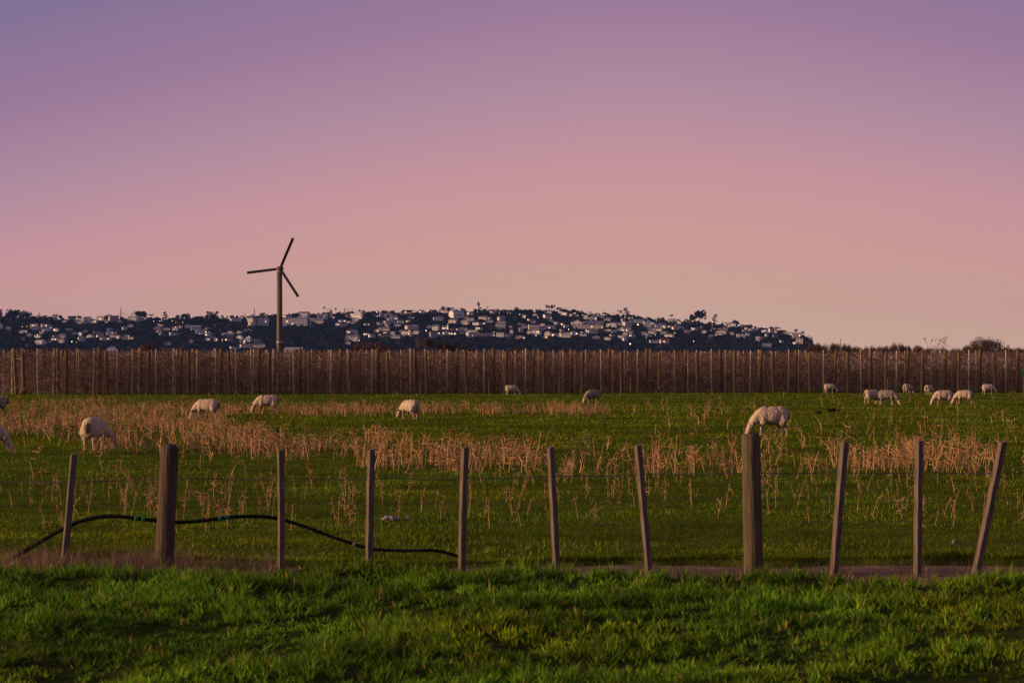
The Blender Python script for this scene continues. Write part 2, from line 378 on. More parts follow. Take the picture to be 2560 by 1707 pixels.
tag(obj('dry_straw', mesh_np('dry_straw', V, Q, T, tint=tt), M['straw']), 'withered brown straw at the foot of the wire fence', 'dry grass', None, 'stuff')

# broad-leaved weeds in the verge
def leaf_weed(label, px, py, hgt, seed):
    r_ = np.random.RandomState(seed); Y = ground_Y(py); X = gx(px, Y); root = empty('broadleaf_weed', (X, Y, float(verge_z(np.array([X]), np.array([Y]))[0]))); tag(root, label, 'weed')
    for k in range(11):
        a_ = k * 2.4 + r_.uniform(-0.3, 0.3); L = hgt * r_.uniform(0.8, 1.3); w_ = L * 0.20; out = r_.uniform(0.35, 0.9); V = []; Q = []
        for i, t_ in enumerate(np.linspace(0, 1, 6)):
            r0 = L * out * t_; z0 = L * (1.1 * t_ - 0.55 * out * t_ * t_); hw = w_ * math.sin(math.pi * min(0.06 + t_ * 0.94, 0.99)) * (1 if t_ > 0.15 else 0.3)
            for sd, dz in ((-1, 0.18), (0, 0), (1, 0.18)): V.append((math.cos(a_) * r0 - math.sin(a_) * hw * sd, math.sin(a_) * r0 + math.cos(a_) * hw * sd, z0 + hw * dz))
        for i in range(5):
            for j in range(2): Q.append((i * 3 + j, i * 3 + j + 1, i * 3 + j + 4, i * 3 + j + 3))
        obj('leaf', mesh_np('leaf', V, Q, smooth=True), M['weed'], root)
leaf_weed('dark broad-leaved weed in the verge near the third batten', 925, 1462, 0.11, 3)
leaf_weed('low broad-leaved weed in the verge left of the dark post', 300, 1462, 0.10, 5)

# ------------------------------------------------------------------ near wire fence
FY = 16.3
fence = empty('wire_fence', (0, FY, 0))
tag(fence, 'weathered timber post and batten fence with slack wire along the near verge', 'fence')
def lumpy_post(r, h, seed, n=18, rings=14, chamfer=True, bow=0.0):
    V = []; Q = []; rr = np.random.RandomState(seed)
    prof = rr.uniform(-1, 1, n) * 0.035
    zs = np.concatenate([[-0.35], np.linspace(-0.1, h - 0.02, rings), [h]])
    for i, z in enumerate(zs):
        rad = r * (1.03 - 0.06 * max(z, 0) / h) * (0.86 if (chamfer and i == len(zs) - 1) else 1)
        for k in range(n):
            a_ = 2 * math.pi * k / n
            q_ = rad * (1 + prof[k] + 0.02 * mnoise.noise(Vector((math.cos(a_) * 2, math.sin(a_) * 2, z * 3 + seed))))
            # a drying split runs down one side
            if k == 3: q_ *= 0.93
            V.append((q_ * math.cos(a_) + bow * math.sin(z / h * 3), q_ * math.sin(a_), z + (0.012 * rr.uniform(-1, 1) if i == len(zs) - 1 else 0)))
    m_ = len(zs)
    for i in range(m_ - 1):
        for k in range(n):
            k2 = (k + 1) % n
            Q.append((i * n + k, i * n + k2, (i + 1) * n + k2, (i + 1) * n + k))
    V.append((0.0, 0, h + 0.012)); c_ = len(V) - 1
    T = [((m_ - 1) * n + k, (m_ - 1) * n + (k + 1) % n, c_) for k in range(n)]
    return np.array(V), np.array(Q), np.array(T)
def batten_mesh(w, dth, h, seed):
    rr = np.random.RandomState(seed); V = []; Q = []; T = []
    zs = np.concatenate([[-0.3], np.linspace(0, h, 9)])
    bx, by = rr.uniform(-0.006, 0.006, 2); c = 0.12
    sec = [(-1 + c, -1), (1 - c, -1), (1, -1 + c), (1, 1 - c), (1 - c, 1), (-1 + c, 1), (-1, 1 - c), (-1, -1 + c)]
    for i, z in enumerate(zs):
        t_ = max(z, 0) / h
        for (sx_, sy_) in sec:
            wob = 1 + 0.05 * mnoise.noise(Vector((sx_ * 3, sy_ * 3, z * 6 + seed)))
            V.append((sx_ * w / 2 * wob + bx * math.sin(3.1 * t_), sy_ * dth / 2 * wob + by * math.sin(3.1 * t_), z + (0.01 * sx_ * rr.uniform(0.2, 1) if i == len(zs) - 1 else 0)))
    n = 8
    for i in range(len(zs) - 1):
        for k in range(n):
            k2 = (k + 1) % n; Q.append((i * n + k, i * n + k2, (i + 1) * n + k2, (i + 1) * n + k))
    V.append((0, 0, h + 0.002)); c_ = len(V) - 1; o_ = (len(zs) - 1) * n
    T = [(o_ + k, o_ + (k + 1) % n, c_) for k in range(n)]
    return np.array(V), np.array(Q), np.array(T)
def wire_y(xpx):   # photo row (2352 scale) of the top wire
    return np.interp(xpx, [-60, 0, 175, 400, 640, 1065, 1265, 1480, 1730, 1930, 2110, 2400], [1106, 1106, 1108, 1101, 1100, 1100, 1096, 1090, 1087, 1086, 1086, 1087])
posts = [(172, 1042, 145, 1292, 17, 'b'), (390, 1022, 376, 1300, 42, 'p'), (644, 1034, 646, 1302, 16, 'b'), (853, 1032, 848, 1300, 17, 'b'), (1069, 1027, 1061, 1306, 17, 'b'),
         (1264, 1026, 1279, 1306, 16, 'b'), (1465, 1022, 1491, 1308, 16, 'b'), (1724, 998, 1731, 1310, 44, 'p'), (1938, 1014, 1915, 1308, 18, 'b'), (2111, 1012, 2107, 1306, 17, 'b'), (2303, 1014, 2239, 1306, 18, 'b')]
wpts = []
for i, (tx, ty, bx, by, w, kind) in enumerate(posts):
    x0 = gx(bx * DS, FY); z0 = -0.05; x1 = gx(tx * DS, FY); z1 = gz(ty * DS, FY)
    h = math.hypot(x1 - x0, z1 - z0); lean = math.atan2(x1 - x0, z1 - z0); ww = w * DS / F * FY
    if kind == 'p':
        V, Q, T = lumpy_post(ww / 2, h, 3 + i, bow=0.0)
        o = obj('post', mesh_np('post', V, Q, T, smooth=True), M['wood_post'] if i == 1 else M['wood_moss'], fence)
        o['label'] = 'dark brown round post' if i == 1 else 'thick mossy split round post'
        yo = 0.0
    else:
        V, Q, T = batten_mesh(ww * 0.82, ww * 0.9, h, 30 + i)
        o = obj('batten', mesh_np('batten', V, Q, T), M['wood'], fence); yo = -0.01
    o.location = (x0, yo, z0); o.rotation_euler = (0, lean, R(rs.uniform(9, 16)) if kind == 'b' else R(40 * i))
    if kind == 'b': o.rotation_mode = 'ZXY'; o.rotation_euler = (R(rs.uniform(-2, 2)), lean, R(rs.uniform(22, 30)))
    else: o.rotation_mode = 'ZXY'; o.rotation_euler = (0, lean, R(60 * i))
    # staples holding the top wire
    zz = gz(float(wire_y(bx + (tx - bx) * 0.8)) * DS, FY)
    fx_ = x0 + (x1 - x0) * (zz - z0) / (z1 - z0)
    Vs, Qs, Ts = path_tube([(fx_ - 0.011, -ww / 2 * (0.95 if kind == 'p' else 0.55) + 0.004, zz + 0.011), (fx_ - 0.005, -ww / 2 - 0.008, zz + 0.008), (fx_ + 0.004, -ww / 2 - 0.008, zz - 0.006), (fx_ + 0.010, -ww / 2 * (0.95 if kind == 'p' else 0.55) + 0.004, zz - 0.010)], 0.0022, 5)
    if kind == 'p':
        so = obj('staple', mesh_np('staple', Vs, Qs, Ts), M['wire'], o); so.matrix_parent_inverse = o.matrix_basis.inverted()
xsw = np.arange(-330, 2700, 16.0)
for wi, (dz, rad) in enumerate([(0.0, 0.0033), (-0.20, 0.0012), (-0.40, 0.0012), (-0.57, 0.0012)]):
    P = []
    for xp in xsw:
        z = gz(float(wire_y(xp)) * DS, FY) + dz
        P.append((gx(xp * DS, FY), 0.028 if wi else 0.03, z + 0.004 * math.sin(xp / 33.0 + wi)))
    V, Q, T = path_tube(P, rad, 5)
    if wi == 0:   # twisted barbs along the top wire
        pr = [(V, Q)]; bb = np.arange(P[0][0], P[-1][0], 0.13); PA = np.array(P)
        for b_ in bb:
            zc = np.interp(b_, PA[:, 0], PA[:, 2]); a_ = rs.uniform(0, 3.1)
            dx, dz_ = 0.016 * math.cos(a_), 0.016 * math.sin(a_)
            pr.append(tubes([(b_ - dx, 0.028, zc - dz_), (b_ - dx * 0.6, 0.028, zc + dz_)], [(b_ + dx, 0.032, zc + dz_), (b_ + dx * 0.6, 0.032, zc - dz_)], 0.0015, 0.0015, 3))
        V, Q = join(pr); T = None
    obj('wire', mesh_np('wire', V, Q, T, smooth=True), M['wire'], fence)

# ------------------------------------------------------------------ black hose hung along the fence
HY = 16.46
hp = [(-120, 1345), (-60, 1325), (0, 1298), (60, 1264), (140, 1216), (180, 1197), (225, 1186), (270, 1184), (330, 1192), (400, 1200), (460, 1197), (520, 1188), (590, 1185), (640, 1191), (700, 1209), (760, 1232), (815, 1250), (840, 1257), (870, 1262), (940, 1264), (990, 1262), (1020, 1266), (1052, 1276), (1066, 1283)]
hx = np.array([gx(p[0] * DS, HY) for p in hp]); hz_ = np.array([max(gz(p[1] * DS, HY), -0.045) for p in hp])
tt_ = np.linspace(0, len(hp) - 1, 150)
def smooth_interp(arr):
    idx = np.arange(len(arr)); y_ = np.interp(tt_, idx, arr)
    for _ in range(6): y_[1:-1] = 0.25 * y_[:-2] + 0.5 * y_[1:-1] + 0.25 * y_[2:]
    return y_
HX, HZZ = smooth_interp(hx), smooth_interp(hz_); HYY = HY + 0.03 * np.sin(HX * 2.2)
# the hose rests against the back of the fence wires
hose = empty('hose', (0, 0, 0))
tag(hose, 'black irrigation hose with green tape bands draped along the fence', 'hose')
V, Q, T = path_tube(np.stack([HX, HYY, HZZ], -1), np.interp(HX, [-4.5, -2, 0], [0.0185, 0.0145, 0.0125]), 12)
obj('tube', mesh_np('tube', V, Q, T, smooth=True), M['hose'], hose)
for bx_, mt in ((342, 'tape'), (360, 'tape'), (550, 'tape'), (568, 'tape'), (885, 'greytape')):
    X_ = gx(bx_, HY); k_ = np.linspace(X_ - 0.016, X_ + 0.016, 5)
    Pb = np.stack([k_, np.interp(k_, HX, HYY), np.interp(k_, HX, HZZ)], -1)
    V, Q, T = path_tube(Pb, [0.0165, 0.0195, 0.0200, 0.0192, 0.0165] if mt == 'tape' else [0.013, 0.0148, 0.015, 0.0148, 0.013], 10)
    obj('tape_band', mesh_np('tape_band', V, Q, T, smooth=True), M[mt], hose)

# ------------------------------------------------------------------ dead thistles
def thistle(r_, kind, simple=False):
    """returns P0,P1,R0,R1 of the stem and its branches, and the seed head positions"""
    P0, P1, A0, A1, heads = [], [], [], [], []
    h = r_.uniform(0.30, 0.58) * (0.8 if kind in ('bare', 'bushy') else 1.0); th = r_.uniform(0.0045, 0.0080) * (1.2 if kind == 'bushy' else 1)
    p = np.array([0, 0, -0.02]); ang = r_.uniform(0, 6.28); bend = r_.uniform(0.0, 0.14) * (1.6 if kind == 'bent' else 1)
    dirv = np.array([math.cos(ang) * bend * 0.5, math.sin(ang) * bend * 0.5, 1.0]); dirv /= np.linalg.norm(dirv)
    ns = 3 if simple else 5; nodes = [p.copy()]; dirs = [dirv.copy()]
    for s in range(ns):
        dirv = dirv + np.array([math.cos(ang), math.sin(ang), 0]) * bend * 0.5 + r_.normal(0, 0.055, 3); dirv /= np.linalg.norm(dirv)
        if kind == 'bent' and s >= ns - 1: dirv[2] -= 0.8; dirv /= np.linalg.norm(dirv)
        q = p + dirv * h / ns
        P0.append(p.copy()); P1.append(q.copy()); A0.append(th * (1 - 0.55 * s / ns)); A1.append(th * (1 - 0.55 * (s + 1) / ns))
        p = q; nodes.append(p.copy()); dirs.append(dirv.copy())
    if kind != 'bare' or r_.uniform() < 0.3: heads.append((p.copy(), r_.uniform(0.010, 0.020)))
    if kind in ('branched', 'bushy'):
        nb = r_.randint(2, 5) if kind == 'branched' else r_.randint(7, 11)
        if simple: nb = max(3, nb * 2 // 3)
        for b in range(nb):
            i = r_.randint(1 if kind == 'bushy' else max(1, ns // 2), ns + 1); st = nodes[i]; a2 = r_.uniform(0, 6.28); up = r_.uniform(0.1, 1.1) if kind != 'bushy' else r_.uniform(-0.1, 1.0)
            bd = np.array([math.cos(a2), math.sin(a2), up]); bd /= np.linalg.norm(bd); L = h * (r_.uniform(0.15, 0.42) if kind != 'bushy' else r_.uniform(0.25, 0.75)); q = st
            for s in range(2 if simple else 3):
                bd = bd + r_.normal(0, 0.25, 3) + np.array([0, 0, r_.uniform(-0.25, 0.3)]); bd /= np.linalg.norm(bd)
                q2 = q + bd * L / (2 if simple else 3); P0.append(q.copy()); P1.append(q2.copy()); f0 = th * 0.62 * (1 - 0.2 * s); A0.append(f0); A1.append(f0 * 0.8); q = q2
            if r_.uniform() < 0.7: heads.append((q.copy(), r_.uniform(0.009, 0.018)))
            else:
                for _ in range(1 if simple else 3):   # curled dead leaf remains
                    q2 = q + r_.normal(0, 0.035, 3); P0.append(q.copy()); P1.append(q2); A0.append(0.0035); A1.append(0.001)
    if not simple:
        for _ in range(r_.randint(2, 6)):           # withered leaves hanging on the stem
            i = r_.randint(1, ns); st = nodes[i]; a2 = r_.uniform(0, 6.28); L = r_.uniform(0.04, 0.11)
            m1 = st + np.array([math.cos(a2) * L * 0.6, math.sin(a2) * L * 0.6, r_.uniform(-0.01, 0.05)]); m2 = m1 + np.array([math.cos(a2) * L * 0.3, math.sin(a2) * L * 0.3, -r_.uniform(0.02, 0.07)])
            P0 += [st.copy(), m1]; P1 += [m1, m2]; A0 += [0.0025, 0.0045]; A1 += [0.0045, 0.0008]
    return np.array(P0), np.array(P1), np.array(A0), np.array(A1), heads

def head_geo(r_, n=6):
    """a spiny dried flower head: bulb with a flared ragged rim"""
    V = [(0, 0, -1.0)]; Q = []; T = []
    prof = [(0.75, -0.45), (0.95, 0.15), (0.55, 0.6), (1.05, 1.15)]
    for (r0, z0) in prof:
        for k in range(n):
            a_ = 2 * math.pi * k / n; j = r_.uniform(0.75, 1.25)
            V.append((r0 * j * math.cos(a_), r0 * j * math.sin(a_), z0 + r_.uniform(-0.15, 0.25)))
    for k in range(n): T.append((0, 1 + (k + 1) % n, 1 + k))
    for i in range(len(prof) - 1):
        for k in range(n):
            k2 = (k + 1) % n; Q.append((1 + i * n + k, 1 + i * n + k2, 1 + (i + 1) * n + k2, 1 + (i + 1) * n + k))
    return np.array(V), np.array(Q), np.array(T)
HEADS = []
for i in range(5):
    V, Q, T = head_geo(np.random.RandomState(70 + i)); me = mesh_np('seed_head', V, Q, T); me.materials.append(M['head']); HEADS.append((me, V, Q, T))

regions = [(0, 520, 925, 1000, 2500), (0, 260, 995, 1025, 70), (520, 1400, 938, 958, 1600), (1400, 1700, 935, 962, 110), (250, 620, 1000, 1046, 400), (560, 880, 1002, 1046, 400), (850, 1190, 1034, 1080, 420),
           (1180, 1480, 1040, 1105, 110), (1480, 1720, 1040, 1105, 55), (1770, 1880, 1045, 1100, 36), (1955, 2090, 1050, 1080, 250), (2115, 2265, 1047, 1085, 250), (0, 2352, 1085, 1215, 240), (1500, 2352, 918, 1045, 200),
           (0, 2352, 904, 916, 170), (0, 640, 1040, 1200, 55), (1600, 1690, 1060, 1090, 22)]
PL = []
for (x0, x1, y0, y1, nn) in regions:
    soft = nn < 500 and nn not in (170, 200, 55, 240)
    xx = rs.uniform(x0 - (40 if soft else 0), x1 + (40 if soft else 0), nn); yy = (y0 + y1) / 2 + (rs.beta(2, 2, nn) - 0.5) * (y1 - y0) * (1.5 if soft else 1.15)
    if soft: yy += 14 * (vnoise(xx, xx * 0 + nn, 60, 93) - 0.5)
    for x_, y_ in zip(xx, yy):
        Y = ground_Y(y_ * DS); X = gx(x_ * DS, Y)
        if nn >= 95 and nn not in (170, 200, 240) and vnoise(np.array([X]), np.array([Y * 0.6]), 2.2, 91)[0] < rs.uniform(0.25, 0.62): continue
        if Y < 17.9: continue
        PL.append((Y, X, nn))
PL.sort()
variants = {}
for kind, cnt in (('bare', 6), ('branched', 8), ('bushy', 6), ('bent', 4)):
    variants[kind] = []
    for i in range(cnt):
        r_ = np.random.RandomState(200 + 17 * i + len(kind) * 1000); P0, P1, A0, A1, hd = thistle(r_, kind)
        V, Q = tubes(P0, P1, A0, A1, 5); me = mesh_np('stem', V, Q, smooth=True, tint=np.full((len(V), 3), r_.uniform(0.85, 1.1))); me.materials.append(M['stalk'])
        variants[kind].append((me, hd[:5]))
THL = []; NIND = 295
for j, (Y, X, nn) in enumerate(PL[:NIND]):
    dense = nn in (400, 420, 110, 250, 36, 22)
    kind = rs.choice(['bare', 'branched', 'bushy', 'bent'], p=[0.20, 0.34, 0.38, 0.08] if dense else [0.62, 0.26, 0.06, 0.06])
    me, hd = variants[kind][rs.randint(len(variants[kind]))]
    t_ = empty('dead_thistle' if kind != 'bare' else 'dead_stalk', (X, Y, float(pasture_z(np.array([X]), np.array([Y]))[0])), rs.uniform(0, 6.28))
    s_ = rs.uniform(0.6, 1.05) if dense else rs.uniform(0.38, 0.8); t_.scale = (s_, s_, s_ * rs.uniform(0.9, 1.1))
    THL.append((1280 + F * X / Y, t_, kind))
    obj('stem', me, None, t_)
    for (hp_, hr) in hd:
        ho = obj('seed_head', HEADS[rs.randint(5)][0], None, t_); ho.location = hp_; ho.scale = (hr, hr, hr * 1.15); ho.rotation_euler = (rs.uniform(-0.8, 0.8), rs.uniform(-0.8, 0.8), rs.uniform(0, 6))
FP = [145, 376, 646, 848, 1061, 1279, 1491, 1731, 1915, 2107, 2239]
BETW = ['left of the leaning first batten', 'between the first batten and the dark post', 'between the dark post and second batten', 'between the second and third battens', 'between the third and fourth battens',
        'between the fourth and fifth battens', 'between the fifth and sixth battens', 'between the sixth batten and mossy post', 'between the mossy post and seventh batten', 'between the seventh and eighth battens', 'between the eighth and ninth battens', 'right of the slanting last batten']
KL = {'bare': 'bare dead weed stalk', 'branched': 'forked dead thistle', 'bushy': 'bushy dead thistle', 'bent': 'drooping dead thistle'}
from collections import defaultdict
thg = defaultdict(list)
for (px_, t_, kind) in THL: thg[(kind, int(np.searchsorted(np.array(FP) * DS, px_)))].append((px_, t_))
for (kind, iv), lst in thg.items():
    lst.sort(key=lambda q: q[0])
    for i, (px_, t_) in enumerate(lst):
        tag(t_, f'{KL[kind]} {BETW[iv]}' + (f', {ordw(i + 1)} such from left' if len(lst) > 1 else ''), 'thistle' if kind != 'bare' else 'weed stalk', KL[kind] + 's in the near pasture')
# the rest as one mass
vs = []
for i in range(26):
    r_ = np.random.RandomState(900 + i); kind = ['bare', 'branched', 'bushy', 'bushy', 'bent', 'bushy', 'branched'][i % 7]
    P0, P1, A0, A1, hd = thistle(r_, kind, simple=True); V, Q = tubes(P0, P1, A0 * 1.45, A1 * 1.45, 3)
    T = np.zeros((0, 3), int); hv_ = []
    for (hp_, hr) in hd:
        o_ = len(V); octa = np.array([(1, 0, 0), (-1, 0, 0), (0, 1, 0), (0, -1, 0), (0, 0, 1.3), (0, 0, -1)]) * hr * r_.uniform(0.7, 1.3, (6, 1)) + hp_
        V = np.concatenate([V, octa]); T = np.concatenate([T, np.array([(0, 2, 4), (2, 1, 4), (1, 3, 4), (3, 0, 4), (2, 0, 5), (1, 2, 5), (3, 1, 5), (0, 3, 5)]) + o_])
    vs.append((V, Q, T))
AV, AQ, AT, ATT, off = [], [], [], [], 0
for (Y, X, nn) in PL[NIND:]:
    V, Q, T = vs[rs.randint(26)]; a_ = rs.uniform(0, 6.28); s_ = rs.uniform(0.5, 0.95) * (0.8 if nn == 170 and Y > 100 else 1); c_, n_ = math.cos(a_) * s_, math.sin(a_) * s_
    lx, ly = rs.normal(0, 0.12, 2)
    W = np.stack([V[:, 0] * c_ - V[:, 1] * n_ + lx * V[:, 2] + X, V[:, 0] * n_ + V[:, 1] * c_ + ly * V[:, 2] + Y, V[:, 2] * s_ + float(pasture_z(np.array([X]), np.array([Y]))[0])], -1)
    AV.append(W); AQ.append(Q + off); AT.append(T + off); off += len(V)
    b_ = rs.uniform(0.5, 1.35); ATT.append(np.tile([b_, b_ * rs.uniform(0.82, 1.05), b_ * rs.uniform(0.75, 1.1)], (len(V), 1)))
tag(obj('dead_thistle_patch', mesh_np('dead_thistle_patch', np.concatenate(AV), np.concatenate(AQ), np.concatenate(AT), tint=np.concatenate(ATT)), M['stalk']),
    'dense bands of dead brown thistles farther back in the pasture', 'thistles', None, 'stuff')

# ------------------------------------------------------------------ sheep
def ball(bm, c, r, sub=2):
    mtx = Matrix.Translation(Vector(c)) @ Matrix.Diagonal(Vector((r[0], r[1], r[2], 1)) if hasattr(r, '__len__') else Vector((r, r, r, 1)))
    bmesh.ops.create_icosphere(bm, subdivisions=sub, radius=1.0, matrix=mtx)
def chain(bm, pts, step=0.35):
    for (a_, ra), (b_, rb) in zip(pts[:-1], pts[1:]):
        a_, b_ = Vector(a_), Vector(b_); L = (b_ - a_).length; k = max(2, int(L / (min(ra, rb) * step)) + 1)
        for i in range(k + 1):
            t_ = i / k; ball(bm, a_.lerp(b_, t_), ra + (rb - ra) * t_, 1)
def make_sheep(label, px, py_feet, deg, scale=1.0, step=(0, 0, 0, 0), head_yaw=0.0, head_drop=1.0, wool='wool', seed=0, group=None, width=1.0):
    """local frame: x forward, z up; step = fore/aft foot offsets (front left, front right, hind left, hind right)"""
    Y = ground_Y(py_feet); X = gx(px, Y)
    bm = bmesh.new()
    wd = width
    ball(bm, (-0.06, 0, 0.465), (0.40, 0.205 * wd, 0.215)); ball(bm, (-0.26, 0, 0.475), (0.215, 0.188 * wd, 0.210)); ball(bm, (0.16, 0, 0.475), (0.22, 0.180 * wd, 0.200))
    ball(bm, (-0.05, 0, 0.425), (0.30, 0.175 * wd, 0.160)); ball(bm, (-0.33, 0, 0.44), (0.13, 0.16 * wd, 0.17)); ball(bm, (0.26, 0, 0.44), (0.13, 0.14 * wd, 0.16))
    hy = head_yaw
    def hd(x, y, z):     # swing neck and head about the withers
        dx = x - 0.30; return (0.30 + dx * math.cos(hy) - y * math.sin(hy), dx * math.sin(hy) + y * math.cos(hy), z)
    nz = [0.50, 0.40, 0.27 + (1 - head_drop) * 0.15, 0.15 + (1 - head_drop) * 0.2, 0.055 + (1 - head_drop) * 0.22]
    chain(bm, [(hd(0.25, 0, nz[0]), 0.165), (hd(0.40, 0, nz[1]), 0.128), (hd(0.515, 0, nz[2]), 0.095)])
    chain(bm, [(hd(0.515, 0, nz[2]), 0.092), (hd(0.575, 0, nz[3]), 0.078), (hd(0.625, 0, nz[4] + 0.015), 0.054)])
    for s in (1, -1): chain(bm, [(hd(0.510, s * 0.06, nz[2] + 0.03), 0.028), (hd(0.505, s * 0.130, nz[2] + 0.03), 0.034), (hd(0.505, s * 0.190, nz[2] + 0.0), 0.020)])
    lf = ((0.21, 0.088, step[0]), (0.21, -0.088, step[1]))
    for (x, y, st) in lf:
        y *= wd
        chain(bm, [((x, y, 0.38), 0.10), ((x + 0.01 + st * 0.3, y, 0.26), 0.062), ((x + 0.02 + st * 0.6, y, 0.185), 0.032), ((x + 0.0 + st * 0.95, y, 0.06), 0.023), ((x + 0.015 + st, y, 0.022), 0.029)])
    for (x, y, st) in ((-0.30, 0.095, step[2]), (-0.30, -0.095, step[3])):
        y *= wd
        chain(bm, [((x, y, 0.41), 0.13), ((x + 0.06 + st * 0.25, y * 1.08, 0.30), 0.092), ((x - 0.035 + st * 0.55, y, 0.215), 0.038), ((x - 0.025 + st * 0.95, y, 0.065), 0.025), ((x - 0.005 + st, y, 0.022), 0.030)])
    chain(bm, [((-0.455, 0, 0.53), 0.035), ((-0.50, 0, 0.46), 0.030), ((-0.505, 0, 0.38), 0.024)])
    me0 = bpy.data.meshes.new('tmp'); bm.to_mesh(me0); bm.free()
    t_ = bpy.data.objects.new('tmp', me0); C.objects.link(t_)
    rm = t_.modifiers.new('r', 'REMESH'); rm.mode = 'VOXEL'; rm.voxel_size = 0.0165
    sm = t_.modifiers.new('s', 'SMOOTH'); sm.iterations = 4; sm.factor = 0.5
    dg = bpy.context.evaluated_depsgraph_get(); me = bpy.data.meshes.new_from_object(t_.evaluated_get(dg))
    bpy.data.objects.remove(t_); bpy.data.meshes.remove(me0)
    me.name = 'body'
    N_ = len(me.vertices); co = np.zeros(N_ * 3, np.float32); me.vertices.foreach_get('co', co); co = co.reshape(-1, 3)
    no = np.zeros(N_ * 3, np.float32); me.vertices.foreach_get('normal', no); no = no.reshape(-1, 3)
    hx_, hy_, hz0 = hd(0.605, 0, nz[3]); px0 = hd(0.50, 0, nz[2])
    hdist = np.linalg.norm(co - np.array(hd(0.575, 0, nz[3])), axis=1)
    face = (hdist < 0.125) | (co[:, 2] < 0.20)
    disp = np.zeros(N_)
    for i in range(N_):
        if not face[i]:
            v_ = Vector(co[i]); disp[i] = 0.007 * mnoise.noise(v_ * 11 + Vector((seed * 7.1, 0, 0))) + 0.007 * mnoise.noise(v_ * 30 + Vector((0, seed * 3.3, 0)))
    co = co + no * disp[:, None]; co[:, 2] -= co[:, 2].min()
    me.vertices.foreach_set('co', co.ravel())
    # shade painted into the fleece: darker belly and a patch under the tail
    belly_shade = np.clip((0.36 - co[:, 2]) / 0.10, 0, 1) * 0.45; rump_shade = np.clip((-0.40 - co[:, 0]) / 0.06, 0, 1) * np.clip((0.60 - co[:, 2]) / 0.08, 0, 1) * np.clip((0.10 - np.abs(co[:, 1])) / 0.05, 0, 1) * 0.72
    dk = 1 - np.maximum(belly_shade, rump_shade); ta = me.attributes.new('tint', 'FLOAT_COLOR', 'POINT'); tb_ = np.ones((N_, 4), np.float32); tb_[:, 0] = dk; tb_[:, 1] = dk * (0.97); tb_[:, 2] = dk * 0.94; ta.data.foreach_set('color', tb_.ravel())
    me.materials.clear()
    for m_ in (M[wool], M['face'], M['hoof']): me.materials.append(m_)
    npoly = len(me.polygons); mi = np.zeros(npoly, np.int32)
    cen = np.zeros(npoly * 3, np.float32); me.polygons.foreach_get('center', cen); cen = cen.reshape(-1, 3)
    hd2 = np.linalg.norm(cen - np.array(hd(0.575, 0, nz[3])), axis=1)
    mi[(hd2 < 0.12) | (cen[:, 2] < 0.20)] = 1; mi[(cen[:, 2] < 0.035) & (hd2 > 0.15)] = 2
    me.polygons.foreach_set('material_index', mi); me.polygons.foreach_set('use_smooth', np.ones(npoly, bool)); me.update()
    root = empty('sheep', (X, Y, float(pasture_z(np.array([X]), np.array([Y]))[0]) - 0.006), R(deg)); root.scale = (scale * 0.86, scale * 0.98, scale)
    tag(root, label, 'sheep', group)
    obj('body', me, None, root)
    for s in (1, -1):
        b2 = bmesh.new(); ball(b2, hd(0.575, s * 0.072, nz[3] + 0.03), 0.013, 2); m2 = bpy.data.meshes.new('eye'); b2.to_mesh(m2); b2.free(); m2.materials.append(M['eye'])
        obj('eye', m2, None, root)
    return root
SH = 'sheep grazing the pasture'
D = DS
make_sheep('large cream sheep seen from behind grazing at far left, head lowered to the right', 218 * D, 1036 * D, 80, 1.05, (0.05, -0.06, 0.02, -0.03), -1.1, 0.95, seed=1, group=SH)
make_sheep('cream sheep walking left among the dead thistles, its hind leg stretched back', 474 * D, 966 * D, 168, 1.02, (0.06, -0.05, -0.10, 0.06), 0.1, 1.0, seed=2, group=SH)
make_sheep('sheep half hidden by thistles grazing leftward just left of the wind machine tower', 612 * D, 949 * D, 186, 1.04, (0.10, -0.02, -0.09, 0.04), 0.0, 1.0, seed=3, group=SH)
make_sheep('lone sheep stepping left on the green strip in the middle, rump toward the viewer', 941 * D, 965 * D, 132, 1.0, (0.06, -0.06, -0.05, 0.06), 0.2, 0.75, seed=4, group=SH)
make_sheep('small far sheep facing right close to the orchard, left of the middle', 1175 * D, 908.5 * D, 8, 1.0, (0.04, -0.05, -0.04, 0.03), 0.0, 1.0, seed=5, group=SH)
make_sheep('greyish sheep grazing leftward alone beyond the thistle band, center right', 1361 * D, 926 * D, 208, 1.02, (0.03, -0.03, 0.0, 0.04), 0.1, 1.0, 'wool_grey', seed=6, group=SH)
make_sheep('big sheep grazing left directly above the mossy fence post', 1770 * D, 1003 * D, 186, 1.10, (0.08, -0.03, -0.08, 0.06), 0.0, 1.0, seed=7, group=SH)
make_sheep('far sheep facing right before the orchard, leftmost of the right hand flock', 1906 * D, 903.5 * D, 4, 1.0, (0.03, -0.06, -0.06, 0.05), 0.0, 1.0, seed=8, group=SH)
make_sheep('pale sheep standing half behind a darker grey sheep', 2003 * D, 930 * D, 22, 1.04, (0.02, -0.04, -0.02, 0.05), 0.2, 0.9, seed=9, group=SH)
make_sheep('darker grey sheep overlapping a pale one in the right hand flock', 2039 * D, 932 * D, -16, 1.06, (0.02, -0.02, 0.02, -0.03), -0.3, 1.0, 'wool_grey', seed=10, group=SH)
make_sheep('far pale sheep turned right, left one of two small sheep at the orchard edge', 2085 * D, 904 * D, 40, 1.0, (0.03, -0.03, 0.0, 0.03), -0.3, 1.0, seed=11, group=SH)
make_sheep('far pale sheep turned right, right one of two small sheep at the orchard edge', 2134 * D, 908 * D, 48, 0.96, (0.03, -0.03, 0.03, -0.02), -0.5, 1.0, seed=12, group=SH)
